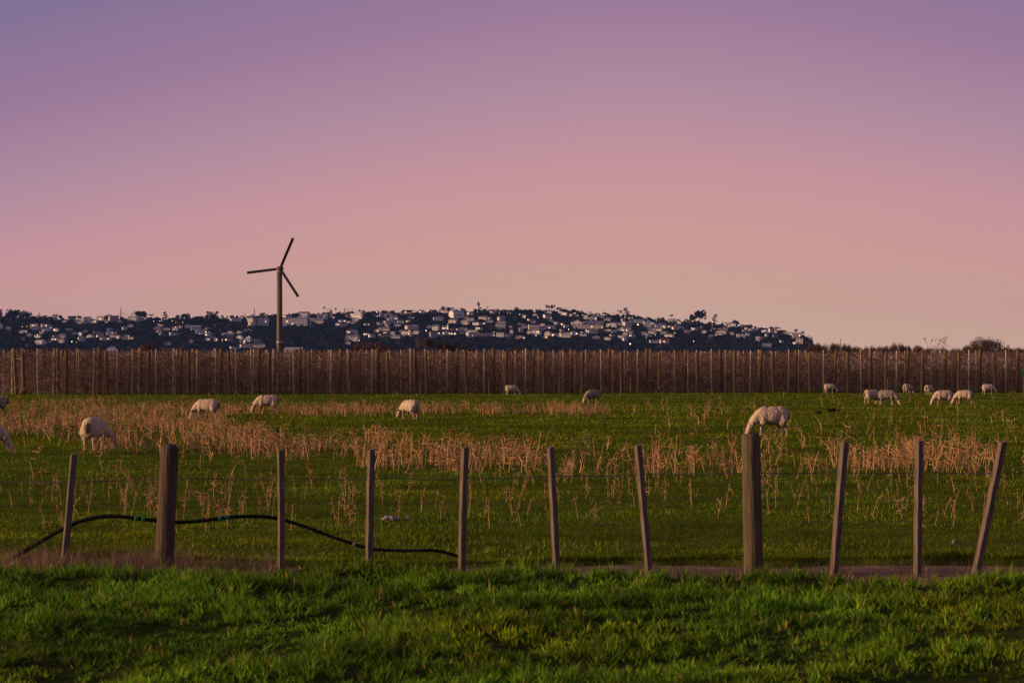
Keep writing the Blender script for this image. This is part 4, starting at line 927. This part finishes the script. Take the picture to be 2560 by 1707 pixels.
def house(px, py, wpx, hpx, wall, roofc, style, label=None, name='house', yaw=None, cat='house', depth=None, lit=0.25, wincols=None, storeys=None, group='houses of the hillside town'):
    py = max(py, float(ridge(px)) + 1.5); Y = hillY(py); X = gx(px, Y); Z = gz(py, Y)
    k = Y / F; W = wpx * k; Ht = max(hpx * k, 3.6); Dp = depth or float(np.clip(W * 0.6, 6, 12)); yaw = R(rs.uniform(-32, 32)) if yaw is None else yaw
    HRECT.append((px, py, wpx, hpx))
    rh = {'gable': 0.34, 'hip': 0.30, 'flat': 0.07, 'cross': 0.36}[style] * Ht; rh = min(rh, 3.4); wh = Ht - rh
    W2 = W / (abs(math.cos(yaw)) + 0.45 * abs(math.sin(yaw)))
    root = empty(name, (X, Y, Z), yaw)
    V, Q = box(W2, Dp, wh + 3.5, -3.5); T = None
    if style == 'gable':
        V = np.vstack([V, [(-W2 / 2, 0, wh + rh - 0.15), (W2 / 2, 0, wh + rh - 0.15)]]); T = np.array([(4, 7, 8), (5, 9, 6)])
    if style == 'cross':      # gable end facing the viewer
        V = np.vstack([V, [(0, -Dp / 2, wh + rh - 0.15), (0, Dp / 2, wh + rh - 0.15)]]); T = np.array([(4, 8, 5), (7, 6, 9)])
    obj('wall', mesh_np('wall', V, Q, T), M['wall_' + wall], root)
    o_ = 0.5; a, b = W2 / 2 + o_, Dp / 2 + o_; th = 0.22
    if style == 'gable':
        RV = [(-a, -b, wh - 0.25), (a, -b, wh - 0.25), (a, 0, wh + rh), (-a, 0, wh + rh), (-a, b, wh - 0.25), (a, b, wh - 0.25)]; RF = [(0, 1, 2, 3), (3, 2, 5, 4)]
    elif style == 'cross':
        RV = [(-a, -b, wh - 0.25), (-a, b, wh - 0.25), (0, b, wh + rh), (0, -b, wh + rh), (a, -b, wh - 0.25), (a, b, wh - 0.25)]; RF = [(0, 3, 2, 1), (3, 4, 5, 2)]
    elif style == 'hip':
        rr = max(a - b, 0.3); RV = [(-a, -b, wh - 0.1), (a, -b, wh - 0.1), (a, b, wh - 0.1), (-a, b, wh - 0.1), (-rr, 0, wh + rh), (rr, 0, wh + rh)]; RF = [(0, 1, 5, 4), (2, 3, 4, 5)]
    else:
        RV, RF = box(2 * a, 2 * b, max(rh, 0.4), wh + 0.01)
    RV = np.array(RV, float); RF = [tuple(f) for f in np.asarray(RF)]; RT = [(1, 2, 5), (3, 0, 4)] if style == 'hip' else None
    if style != 'flat':   # give the sheet a thickness
        n0 = len(RV); RV = np.vstack([RV, RV - np.array([0, 0, th])]); RF = RF + [tuple(np.array(f[::-1]) + n0) for f in RF]
        edges = {'gable': [(0, 1), (1, 2), (2, 5), (5, 4), (4, 3), (3, 0)], 'cross': [(0, 1), (1, 2), (2, 5), (5, 4), (4, 3), (3, 0)], 'hip': [(0, 1), (1, 2), (2, 3), (3, 0)]}[style]
        RF += [(e1, e0, e0 + n0, e1 + n0) for e0, e1 in edges]
        if RT: RT = RT + [tuple(np.array(t[::-1]) + n0) for t in RT]
    ro = obj('roof', mesh_np('roof', RV, RF, RT), M['roof_' + roofc], root)
    if cat == 'house' and style != 'flat' and rs.uniform() < 0.3:
        Vc, Qc = box(0.9, 0.9, 1.6, wh + rh - 1.0, rs.uniform(-0.25, 0.25) * W2, 0.6); obj('chimney', mesh_np('chimney', Vc, Qc), M['wall_tan'], ro)
    ns = storeys or (2 if wh > 5.2 else 1); nw = wincols or int(np.clip(W2 / 3.6, 2, 5))
    anylit = False
    for s in range(ns):
        for c in range(nw):
            if wincols is None and rs.uniform() < 0.18: continue
            lt = rs.uniform() < lit * 0.35; anylit |= lt
            o = obj('window', WIN['lit' if lt else 'glass'], None, root); ww = W2 / nw * rs.uniform(0.42, 0.62); sh = wh / ns
            o.location = (-W2 / 2 + (c + 0.5) * W2 / nw, -Dp / 2 - 0.04, sh * s + sh * 0.32); o.scale = (ww, 1, min(1.5, sh * 0.45))
    HLIST.append((px, py, root, wall, roofc, style, W2, wh, anylit, cat, group, label))
    return root
wk = list(WALLS); rk = list(ROOFS)
for reg, lst in HOUSES.items():
    ox, oy = ORG[reg]
    for (cx, by, w, h) in lst:
        px, py = ox + cx * ZS, oy + by * ZS; hp_ = max(h * ZS * 1.02, 5.0)
        wall = rs.choice(wk, p=[0.42, 0.18, 0.24, 0.10, 0.06]); roofc = rs.choice(rk, p=[0.34, 0.20, 0.12, 0.34]); style = rs.choice(['gable', 'hip', 'flat', 'cross'], p=[0.34, 0.26, 0.20, 0.20])
        if w > 150 and style == 'cross': style = 'gable'
        if w < 60: style = 'cross'
        house(px, py, w * ZS * 0.92, hp_, wall, roofc, style)
# smaller houses packed between the others
zones = [(60, 330, 815, 848, 12), (160, 350, 795, 806, 6), (380, 640, 808, 862, 12), (690, 900, 790, 812, 8), (880, 1300, 786, 842, 22), (1300, 1760, 790, 842, 24), (1760, 2000, 818, 848, 8)]
for (x0, x1, y0, y1, nn) in zones:
    k = 0
    for _ in range(400):
        if k >= nn: break
        px, py = rs.uniform(x0, x1), rs.uniform(y0, y1); w = rs.uniform(9, 17)
        if py < ridge(px) + 2 or any(abs(px - q[0]) < (w + q[2]) * 0.42 and abs(py - q[1]) < 4.0 for q in HRECT): continue
        house(px, py, w, rs.uniform(5.2, 7.5), rs.choice(wk, p=[0.42, 0.18, 0.24, 0.10, 0.06]), rs.choice(rk, p=[0.34, 0.22, 0.12, 0.32]), rs.choice(['gable', 'hip', 'cross'])); k += 1
# landmark buildings
def zz(reg, cx, by): return ORG[reg][0] + cx * ZS, ORG[reg][1] + by * ZS
LG = 'large buildings of the hillside town'
px, py = zz('B', 1830, 345); house(px, py, 17, 18, 'cream', 'pale', 'flat', 'cream three storey apartment end block just left of the wind machine tower', 'apartment_block', R(-30), 'apartment block', 11, 0.2, 3, 3, LG)
px, py = zz('B', 1990, 340); house(px + 3, py, 28, 17, 'pale grey', 'pale', 'flat', 'long grey balcony apartment block touching the left side of the wind machine tower', 'apartment_block', R(4), 'apartment block', 12, 0.3, 6, 3, LG)
px, py = zz('C', 250, 410); house(px, py, 62, 19, 'white', 'pale', 'flat', 'long pale apartment block immediately right of the wind machine tower', 'apartment_block', R(3), 'apartment block', 13, 0.2, 9, 3, LG)
px, py = zz('D', 545, 278); house(px + 8, py, 35, 17, 'white', 'pale', 'gable', 'big plain white gabled hall standing out near the hilltop', 'hall', R(34), 'hall', 15, 0.0, 1, 1, LG)
px, py = zz('D', 1860, 490); house(px, py, 28, 14, 'cream', 'grey', 'flat', 'cream blocky school building on the middle right slope', 'school', R(5), 'school', 14, 0.1, 4, 1, LG)
px, py = zz('E', 280, 418); house(px, py, 29, 13, 'cream', 'grey', 'cross', 'broad cream gymnasium with an arched gable on the right slope', 'gymnasium', R(-8), 'hall', 22, 0.0, 2, 1, LG)
px, py = zz('E', 500, 400); house(px + 6, py, 48, 9, 'pale grey', 'grey', 'gable', 'long grey roofed hall behind the gymnasium', 'hall', R(2), 'hall', 16, 0.1, 6, 1, LG)
px, py = zz('E', 460, 458); house(px, py, 72, 8, 'cream', 'pale', 'flat', 'long low cream school wing below the gymnasium', 'school', R(0), 'school', 10, 0.2, 12, 1, LG)
# labels that tell the houses apart
from collections import Counter, defaultdict
def tier(px, py):
    t_ = (py - float(ridge(px))) / (872 - float(ridge(px)))
    return 'on the ridge line' if t_ < 0.14 else 'on the upper slope' if t_ < 0.40 else 'halfway up the slope' if t_ < 0.68 else 'low on the hill'
STY = {'gable': 'gabled', 'hip': 'hip-roofed', 'flat': 'flat-roofed', 'cross': 'gable-fronted'}
cl = defaultdict(list)
for h_ in HLIST:
    px, py, root, wall, roofc, style, W2, wh, anylit, cat, group, label = h_
    if label: tag(root, label, cat, group); continue
    cl[(wall, roofc, style, tier(px, py))].append((px, root, W2, wh, anylit))
for (wall, roofc, style, tr), lst in cl.items():
    lst.sort(key=lambda q: q[0])
    for i, (px, root, W2, wh, anylit) in enumerate(lst):
        nm = f'{wall} {STY[style]} house with {roofc} roof {tr}'
        if len(lst) > 1: nm += f', {ordw(i + 1)} such from left'
        tag(root, nm, 'house', 'houses of the hillside town')

# street lamps and porch lamps (lit)
LAMPS = {'A': [(365,372),(440,365),(615,505),(425,450),(1252,240),(1177,615,2),(1245,622),(1580,525),(2095,530),(1835,475),(1925,560),(830,390)],
'B': [(228,280),(318,275),(352,265),(505,217),(725,228),(530,272),(590,297),(696,300),(375,345),(580,375),(840,425),(1128,457),(980,485),(1100,200),(1048,215),(1225,222),(1745,235),(1780,527),(1700,637),(1785,600),(1882,690),(1400,587),(1343,587)],
'C': [(1585,195,2),(1585,262),(722,270),(880,284),(1600,380),(1918,355),(2022,358),(2175,288),(2110,498),(1377,555,2),(1865,572),(2097,558,2),(1210,658),(1293,658),(600,222)],
'D': [(133,180),(357,187),(218,305),(455,393),(100,498,2),(793,523),(857,573),(1018,563),(1208,530),(1213,578),(1118,300),(845,222),(940,190),(1297,205),(1430,207),(1478,208),(1630,235),(1925,283),(1700,615),(1895,587),(375,465),(458,470),(2310,395)],
'E': [(30,398),(190,387),(140,478,2),(352,523),(370,238),(672,277),(702,278),(1060,280),(1177,291),(1012,360),(1270,405,4),(685,445,2),(910,452),(808,486),(1032,490,2),(1085,495,2),(1145,717,3),(1410,612),(1665,427),(1875,538),(1555,570),(2155,335),(2235,330),(2000,333),(2182,672),(1575,297),(1645,460)],
'F': [(263,335),(243,432),(308,403),(520,375),(745,367),(1112,370),(1128,427),(155,258),(268,292)]}
bm = bmesh.new(); bmesh.ops.create_icosphere(bm, subdivisions=2, radius=1.0)
for v in bm.verts: v.co.z *= 0.75 if v.co.z > 0 else 0.5
LH = {}
for k in ('lamp_warm', 'lamp_cool'): me = bpy.data.meshes.new('lamp_head'); bm.to_mesh(me); me.materials.append(M[k]); LH[k] = me
bm.free()
V, Q, T = path_tube([(0, 0, -1.5), (0, 0, 3), (0, 0, 6.0), (0, 0, 6.6), (0, -0.5, 7.0), (0, -1.0, 7.05)], [0.12, 0.10, 0.08, 0.06, 0.05, 0.05], 7); LP = mesh_np('pole', V, Q, T, smooth=True); LP.materials.append(M['steel'])
lamps = []
for reg, lst in LAMPS.items():
    for q in lst:
        px, py = zz(reg, q[0], q[1]); s = [0, 0.38, 0.60, 0.9, 1.25][q[2] if len(q) > 2 else 1] * rs.uniform(0.7, 1.05)
        pyb = max(py + 10, float(ridge(px)) + 1)         # the lamp stands on the slope, its head 7 m up
        Y = hillY(pyb) - 9; pz = gz(py, Y); zb = pz - 7.05
        lamps.append((px, pz, Y, s, rs.choice(['lamp_warm', 'lamp_cool'], p=[0.62, 0.38]), py))
lamps.sort()
for i, (px, pz, Y, s, k, py) in enumerate(lamps):
    root = empty('street_lamp', (gx(px, Y), Y, pz - 7.05)); tag(root, f'lit {"warm" if k == "lamp_warm" else "pale"} lamp in the town, {ordw(i + 1)} light from the left', 'lamp', 'lit lamps of the hillside town')
    obj('pole', LP, None, root); o = obj('lamp_head', LH[k], None, root, (0, -1.15, 6.98)); o.scale = (s, s, s)

# ridge trees (photo positions: centre, top, base, width, kind)
RT = {'A': [(5,90,300,70,'round'),(170,90,290,200,'round'),(270,105,260,140,'round'),(420,115,230,180,'bushy'),(640,145,260,90,'conifer'),(740,190,320,120,'bushy'),(560,190,330,170,'round'),(900,170,250,100,'open'),(985,185,250,70,'bushy'),(1300,190,250,70,'round'),(1760,170,260,100,'round'),(1972,60,200,60,'conifer'),(2040,130,220,90,'bare'),(2180,105,200,110,'bare'),(2290,115,220,140,'round'),(820,200,340,110,'bushy'),(340,190,300,120,'bushy')],
'B': [(30,115,220,150,'round'),(185,160,210,80,'palm'),(415,135,270,120,'layered'),(620,175,230,80,'bushy'),(740,160,260,140,'round'),(940,215,340,170,'round'),(1140,120,220,120,'open'),(1180,165,300,190,'round'),(1250,125,220,90,'open'),(1720,130,220,130,'bare'),(1868,60,220,60,'greenpine'),(2010,140,220,100,'open'),(2120,180,230,90,'round'),(1310,300,480,150,'round'),(1480,300,460,150,'bushy')],
'C': [(250,210,290,90,'round'),(540,220,300,100,'bushy'),(722,100,240,34,'palm'),(790,115,250,80,'bare'),(835,160,250,40,'bushy'),(910,125,210,34,'palm'),(950,200,340,150,'round'),(1055,125,280,60,'conifer'),(1150,120,270,150,'bare'),(1270,175,240,90,'bare'),(1470,220,360,190,'round'),(1580,180,260,60,'round'),(1840,170,250,70,'round'),(2100,165,220,60,'round'),(2240,290,420,170,'round'),(2010,240,340,150,'bushy'),(1290,340,460,130,'bushy'),(1470,390,520,150,'bare'),(1770,245,310,60,'round')],
'D': [(370,100,190,80,'bushy'),(520,120,180,90,'open'),(700,130,200,80,'open'),(900,140,240,60,'bushy'),(980,110,220,46,'palm'),(1100,100,190,30,'palm'),(1040,140,230,60,'conifer'),(1090,190,260,90,'round'),(1560,120,330,110,'round'),(1680,150,250,120,'round'),(1800,150,250,130,'bushy'),(1950,150,260,150,'round'),(2080,80,190,80,'open'),(2160,80,200,90,'open'),(2270,120,200,100,'open'),(1300,170,240,100,'bushy'),(1420,170,240,100,'round'),(1150,400,520,170,'bare'),(100,250,400,150,'round'),(1600,300,400,180,'round')],
'E': [(60,150,220,130,'round'),(220,155,240,110,'round'),(320,170,270,110,'round'),(400,210,280,90,'bushy'),(495,190,260,60,'palm'),(730,205,290,70,'open'),(780,220,300,90,'bushy'),(870,185,290,80,'bare'),(952,150,270,28,'palm'),(1000,170,260,50,'open'),(1090,140,330,150,'layered'),(1250,270,330,80,'round'),(1330,280,340,80,'bushy'),(1480,290,350,80,'round'),(1820,232,300,60,'palm'),(2070,280,340,30,'conifer'),(2280,175,370,185,'round'),(2180,230,370,120,'round'),(700,470,580,140,'bare')],
'F': [(300,180,340,120,'layered'),(645,262,360,110,'round'),(440,270,350,60,'bare'),(790,340,380,50,'open'),(890,340,410,90,'round'),(1310,375,450,60,'open'),(1365,380,440,34,'palm'),(1625,410,460,60,'open'),(1740,445,520,60,'open'),(1850,505,640,70,'conifer'),(1880,540,700,70,'bushy'),(1800,520,660,100,'round'),(1430,470,600,170,'bushy')]}
TD = {'round': 'dense dark round-crowned tree', 'bushy': 'grey green bushy tree', 'open': 'tree with an open feathery crown', 'conifer': 'narrow pointed conifer', 'greenpine': 'bright green pointed pine', 'layered': 'dark pine with layered flat branches', 'palm': 'palm tree', 'bare': 'leafless winter tree'}
cl = defaultdict(list)
for reg, lst in RT.items():
    for (cx, ty, by, w, kind) in lst:
        px, py = zz(reg, cx, by); top = ORG[reg][1] + ty * ZS; py = max(py, float(ridge(px)) + 0.5); Y = hillY(py) - 3; Z = gz(py, Y) - 1.0
        hgt = (gz(top, Y) - Z) * (1.08 if kind in ('round', 'bushy', 'open') else 1.0); wm_ = w * ZS * Y / F * (1.2 if kind in ('round', 'bushy', 'open', 'conifer') else 1.0)
        if kind == 'palm': wm_ *= 1.25
        t_ = tree(kind, {'conifer': 'conifer', 'greenpine': 'conifer', 'layered': 'pine_tree', 'palm': 'palm_tree', 'bare': 'bare_tree'}.get(kind, 'tree'), None, gx(px, Y), Y, Z, wm_, hgt / (0.94 if kind in ('round', 'bushy', 'open', 'layered') else 1.0), 'trees of the hillside town')
        t_['category'] = 'tree'; cl[kind].append((px, t_))
# more crowns between the houses
HR = np.array(HRECT); k = 0
for _ in range(3000):
    if k >= 85: break
    px = rs.uniform(0, 2010); py = float(ridge(px)) + rs.uniform(1, 62) ** 1.0; kind = rs.choice(['round', 'bushy', 'open', 'bare', 'conifer'], p=[0.42, 0.26, 0.14, 0.10, 0.08]); w = rs.uniform(11, 24) * (0.45 if kind == 'conifer' else 1); hh_ = rs.uniform(9, 17)
    if py > 858: continue
    cov = (np.abs(HR[:, 0] - px) < HR[:, 2] * 0.5 + w * 0.3) & (py > HR[:, 1] - 0.5) & (py - hh_ < HR[:, 1])
    if cov.any(): continue
    Y = hillY(py) - 2; Z = gz(py, Y) - 1.0; t_ = tree(kind, {'conifer': 'conifer', 'bare': 'bare_tree'}.get(kind, 'tree'), None, gx(px, Y), Y, Z, w * Y / F * 1.15, hh_ * Y / F, 'trees of the hillside town')
    t_['category'] = 'tree'; cl[kind].append((px, t_)); k += 1
for kind, lst in cl.items():
    lst.sort(key=lambda q: q[0])
    for i, (px, t_) in enumerate(lst): t_['label'] = f'{TD[kind]} on the town hill' + (f', {ordw(i + 1)} such from left' if len(lst) > 1 else '')
# radio tower on the ridge
px, py = zz('D', 955, 200); Y = hillY(max(py, float(ridge(px)) + 1)); rt = empty('radio_tower', (gx(px, Y), Y, gz(py + 4, Y))); tag(rt, 'slim pale radio tower on the highest part of the ridge', 'tower')
ht = gz(zz('D', 955, 20)[1], Y) - gz(py + 4, Y)
V, Q, T = path_tube([(0, 0, -2), (0, 0, ht * 0.55), (0, 0, ht * 0.62)], [1.7, 1.5, 1.3], 12); obj('shaft', mesh_np('shaft', V, Q, T), M['wall_white'], rt)
V, Q, T = path_tube([(0, 0, ht * 0.60), (0, 0, ht * 0.66), (0, 0, ht * 0.90), (0, 0, ht * 0.94)], [1.0, 2.3, 2.1, 0.9], 12); obj('antenna_drum', mesh_np('antenna_drum', V, Q, T), M['roof_dark'], rt)
V, Q, T = path_tube([(0, 0, ht * 0.92), (0, 0, ht * 1.0)], [0.35, 0.2], 8); obj('mast', mesh_np('mast', V, Q, T), M['steel'], rt)

# the bush between the houses: reads as one mass
HR = np.array(HRECT); LV, LT = [], []
cand = 6200
bx = rs.uniform(-330, 2068, cand); tb = rs.uniform(0, 1, cand); by = ridge(bx) + 1 + (902 - ridge(bx)) * tb
rad = rs.uniform(3.0, 10.5, cand); hh = rad * rs.uniform(0.9, 1.5, cand)
big = by > 850; rad[big] *= 1.25
for x_, y_, r0, h0 in zip(bx, by, rad, hh):
    cov = (np.abs(HR[:, 0] - x_) < HR[:, 2] * 0.5 + r0 * 0.45) & (y_ > HR[:, 1] - 1.0) & (y_ - h0 < HR[:, 1] - HR[:, 3] * 0.1)
    if cov.any(): continue
    if y_ - h0 < ridge(x_) - 6 : h0 = max(y_ - ridge(x_) + 5, 3)
    Y = hillY(y_); k = Y / F; c_ = np.array([gx(x_, Y), Y, gz(y_, Y) + h0 * k * 0.45])
    n = 46; d_ = rs.normal(0, 1, (n, 3)); d_ /= np.linalg.norm(d_, axis=1, keepdims=True); pts = c_ + d_ * np.array([r0 * k * 0.75, r0 * k * 0.75, h0 * k * 0.55]) * (rs.uniform(0.45, 1.0, n) ** 0.5)[:, None]
    V, Q = leafquads(pts, 1.25, rs); LV.append(V)
    b_ = rs.uniform(0.4, 1.5); pu = rs.uniform() < 0.25; LT.append(np.tile([b_ * (1.7 if pu else 1), b_ * (1.25 if pu else 1), b_ * (1.35 if pu else 1)], (len(V), 1)))
LV = np.concatenate(LV)
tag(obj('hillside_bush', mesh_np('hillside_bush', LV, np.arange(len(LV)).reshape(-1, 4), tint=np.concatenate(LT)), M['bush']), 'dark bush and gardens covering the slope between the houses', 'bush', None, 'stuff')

# ------------------------------------------------------------------ trees and sheds between the orchard and the hill
def mid_tree(label, kind, name, px, top, w, Y):
    X = gx(px, Y); tree(kind, name, label, X, Y, 0, w * Y / F * (1.45 if kind.startswith('twiggy') else 1.0), gz(top, Y) / (0.97 if kind == 'autumn' else 1.0), None)
mid_tree('wide rust red tree above the orchard, left of center', 'autumn', 'autumn_tree', 905, 846, 56, 620)
mid_tree('rust brown tree close right of the wide rust red one', 'autumn', 'autumn_tree', 945, 843, 50, 640)
mid_tree('tall brown bare tree rising above the orchard near the middle', 'twiggybrown', 'bare_tree', 1064, 838, 40, 600)
mid_tree('rounded brown bare tree above the orchard just right of the tall one', 'twiggybrown', 'bare_tree', 1114, 848, 38, 600)
mid_tree('thin grey bare tree right of the rounded brown one', 'twiggy', 'bare_tree', 1152, 853, 34, 600)
mid_tree('low brown tree above the orchard at left', 'autumn', 'autumn_tree', 346, 853, 46, 620)
mid_tree('brown bare tree right of the low brown tree at left', 'twiggybrown', 'bare_tree', 378, 852, 26, 600)
mid_tree('low dark green tree top just over the orchard near the middle', 'round', 'tree', 1172, 866, 42, 420)
mid_tree('low brown bare tree over the orchard at the far left', 'twiggybrown', 'bare_tree', 162, 866, 34, 600)
mid_tree('low grey green tree over the orchard right of the wind machine', 'bushy', 'tree', 745, 862, 30, 600)
mid_tree('low dark tree over the orchard left of the rust red trees', 'bushy', 'tree', 845, 860, 30, 620)
mid_tree('pinkish low bare tree over the orchard right of center', 'twiggybrown', 'bare_tree', 1300, 865, 40, 620)
for i, (px, top, w, kind, label) in enumerate([(2036, 850, 26, 'twiggybrown', 'brown bare tree at the right foot of the hill'), (2066, 851, 46, 'twiggy', 'wide grey bare tree at the right foot of the hill'),
        (2104, 852, 22, 'twiggybrown', 'small dark bare tree right of the wide grey one'), (2117, 855, 18, 'twiggybrown', 'small twiggy bare tree beside a thin pole'), (2140, 862, 26, 'twiggy', 'low bare bush, leftmost of the low ones over the right orchard'),
        (2172, 861, 26, 'twiggy', 'low bare bush, second of the low ones over the right orchard'), (2206, 861, 26, 'twiggy', 'low bare bush, third of the low ones over the right orchard'), (2243, 852, 34, 'twiggy', 'grey rounded bare tree over the right orchard'),
        (2296, 858, 52, 'autumn', 'broad dark red tree over the right orchard'), (2328, 841, 46, 'fan', 'left one of two fine spreading bare trees'), (2361, 838, 46, 'fan', 'right one of two fine spreading bare trees'),
        (2390, 868, 30, 'autumn', 'low dark red bush right of the spreading bare trees'), (2436, 856, 46, 'twiggybrown', 'left low part tree beside the dense peaked bare tree'), (2464, 838, 66, 'twiggybrown', 'dense peaked dark bare tree at right'), (2500, 866, 40, 'twiggy', 'low bare bush right of the dense peaked tree'), (2540, 868, 44, 'twiggy', 'low bare bush at the right edge')]):
    mid_tree(label, kind, 'autumn_tree' if kind == 'autumn' else 'bare_tree', px, top, w, 235 + 6 * (i % 5))
lowx = [2022, 2052, 2082, 2126, 2156, 2190, 2224, 2264, 2282, 2312, 2346, 2376, 2408, 2426, 2482, 2514, 2530, 2556]
for i, px in enumerate(lowx):
    mid_tree(f'low twiggy scrub tree just over the right hand orchard, {ordw(i + 1)} from left', rs.choice(['twiggybrown', 'twiggy', 'twiggybrown']), 'scrub_tree', px, rs.uniform(858, 867), rs.uniform(26, 40), 262 + 5 * (i % 4))
for (px, top, label) in ((2102, 846, 'thin tall pole over the right orchard'), (2522, 862, 'short dark pole over the orchard at far right')):
    Y = 230; V, Q, T = path_tube([(0, 0, -0.3), (0, 0, gz(top, Y))], [0.035, 0.028], 8); pt = empty('utility_pole', (gx(px, Y), Y, 0)); tag(pt, label, 'pole')
    obj('shaft', mesh_np('shaft', V, Q, T), M['trunkgrey'], pt); V, Q = box(0.22, 0.04, 0.05, gz(top, Y) - 0.2); obj('crossarm', mesh_np('crossarm', V, Q), M['trunkgrey'], pt)
for (px, top, w, label) in ((735, 868, 42, 'low grey shed roof over the orchard right of the wind machine'), (280, 869, 16, 'low pale shed roof over the orchard at left')):
    Y = 640; Z = gz(top, Y); W = w * Y / F; sh = empty('shed', (gx(px, Y), Y, 0)); tag(sh, label, 'shed')
    V, Q = box(W, 6, Z - 1.0); obj('wall', mesh_np('wall', V, Q), M['wall_pale grey'], sh)
    RV = np.array([(-W / 2 - .3, -3.3, Z - 1.05), (W / 2 + .3, -3.3, Z - 1.05), (W / 2 + .3, 0, Z), (-W / 2 - .3, 0, Z), (W / 2 + .3, 3.3, Z - 1.05), (-W / 2 - .3, 3.3, Z - 1.05)]); RV = np.vstack([RV, RV - [0, 0, 0.15]])
    obj('roof', mesh_np('roof', RV, [(0, 1, 2, 3), (3, 2, 4, 5), (6, 9, 8, 7), (9, 11, 10, 8), (1, 0, 6, 7), (4, 10, 11, 5)], [(1, 7, 8), (1, 8, 2), (2, 8, 10), (2, 10, 4), (0, 3, 9), (0, 9, 6), (3, 5, 11), (3, 11, 9)]), M['roof_pale'], sh)

# ------------------------------------------------------------------ haze
hz = mesh_np('haze', *box(9000, 9000, 200, -6, 0, 2000)); hm = bpy.data.materials.new('evening_haze'); hm.use_nodes = True; hm.node_tree.nodes.clear()
pv = hm.node_tree.nodes.new('ShaderNodeVolumePrincipled'); pv.inputs['Color'].default_value = (0.24, 0.44, 1.0, 1); pv.inputs['Density'].default_value = 2.8e-5; pv.inputs['Anisotropy'].default_value = 0.0
ho = hm.node_tree.nodes.new('ShaderNodeOutputMaterial'); hm.node_tree.links.new(pv.outputs[0], ho.inputs['Volume'])
tag(obj('haze', hz, hm), 'thin bluish evening haze over the land', 'haze', None, 'stuff')
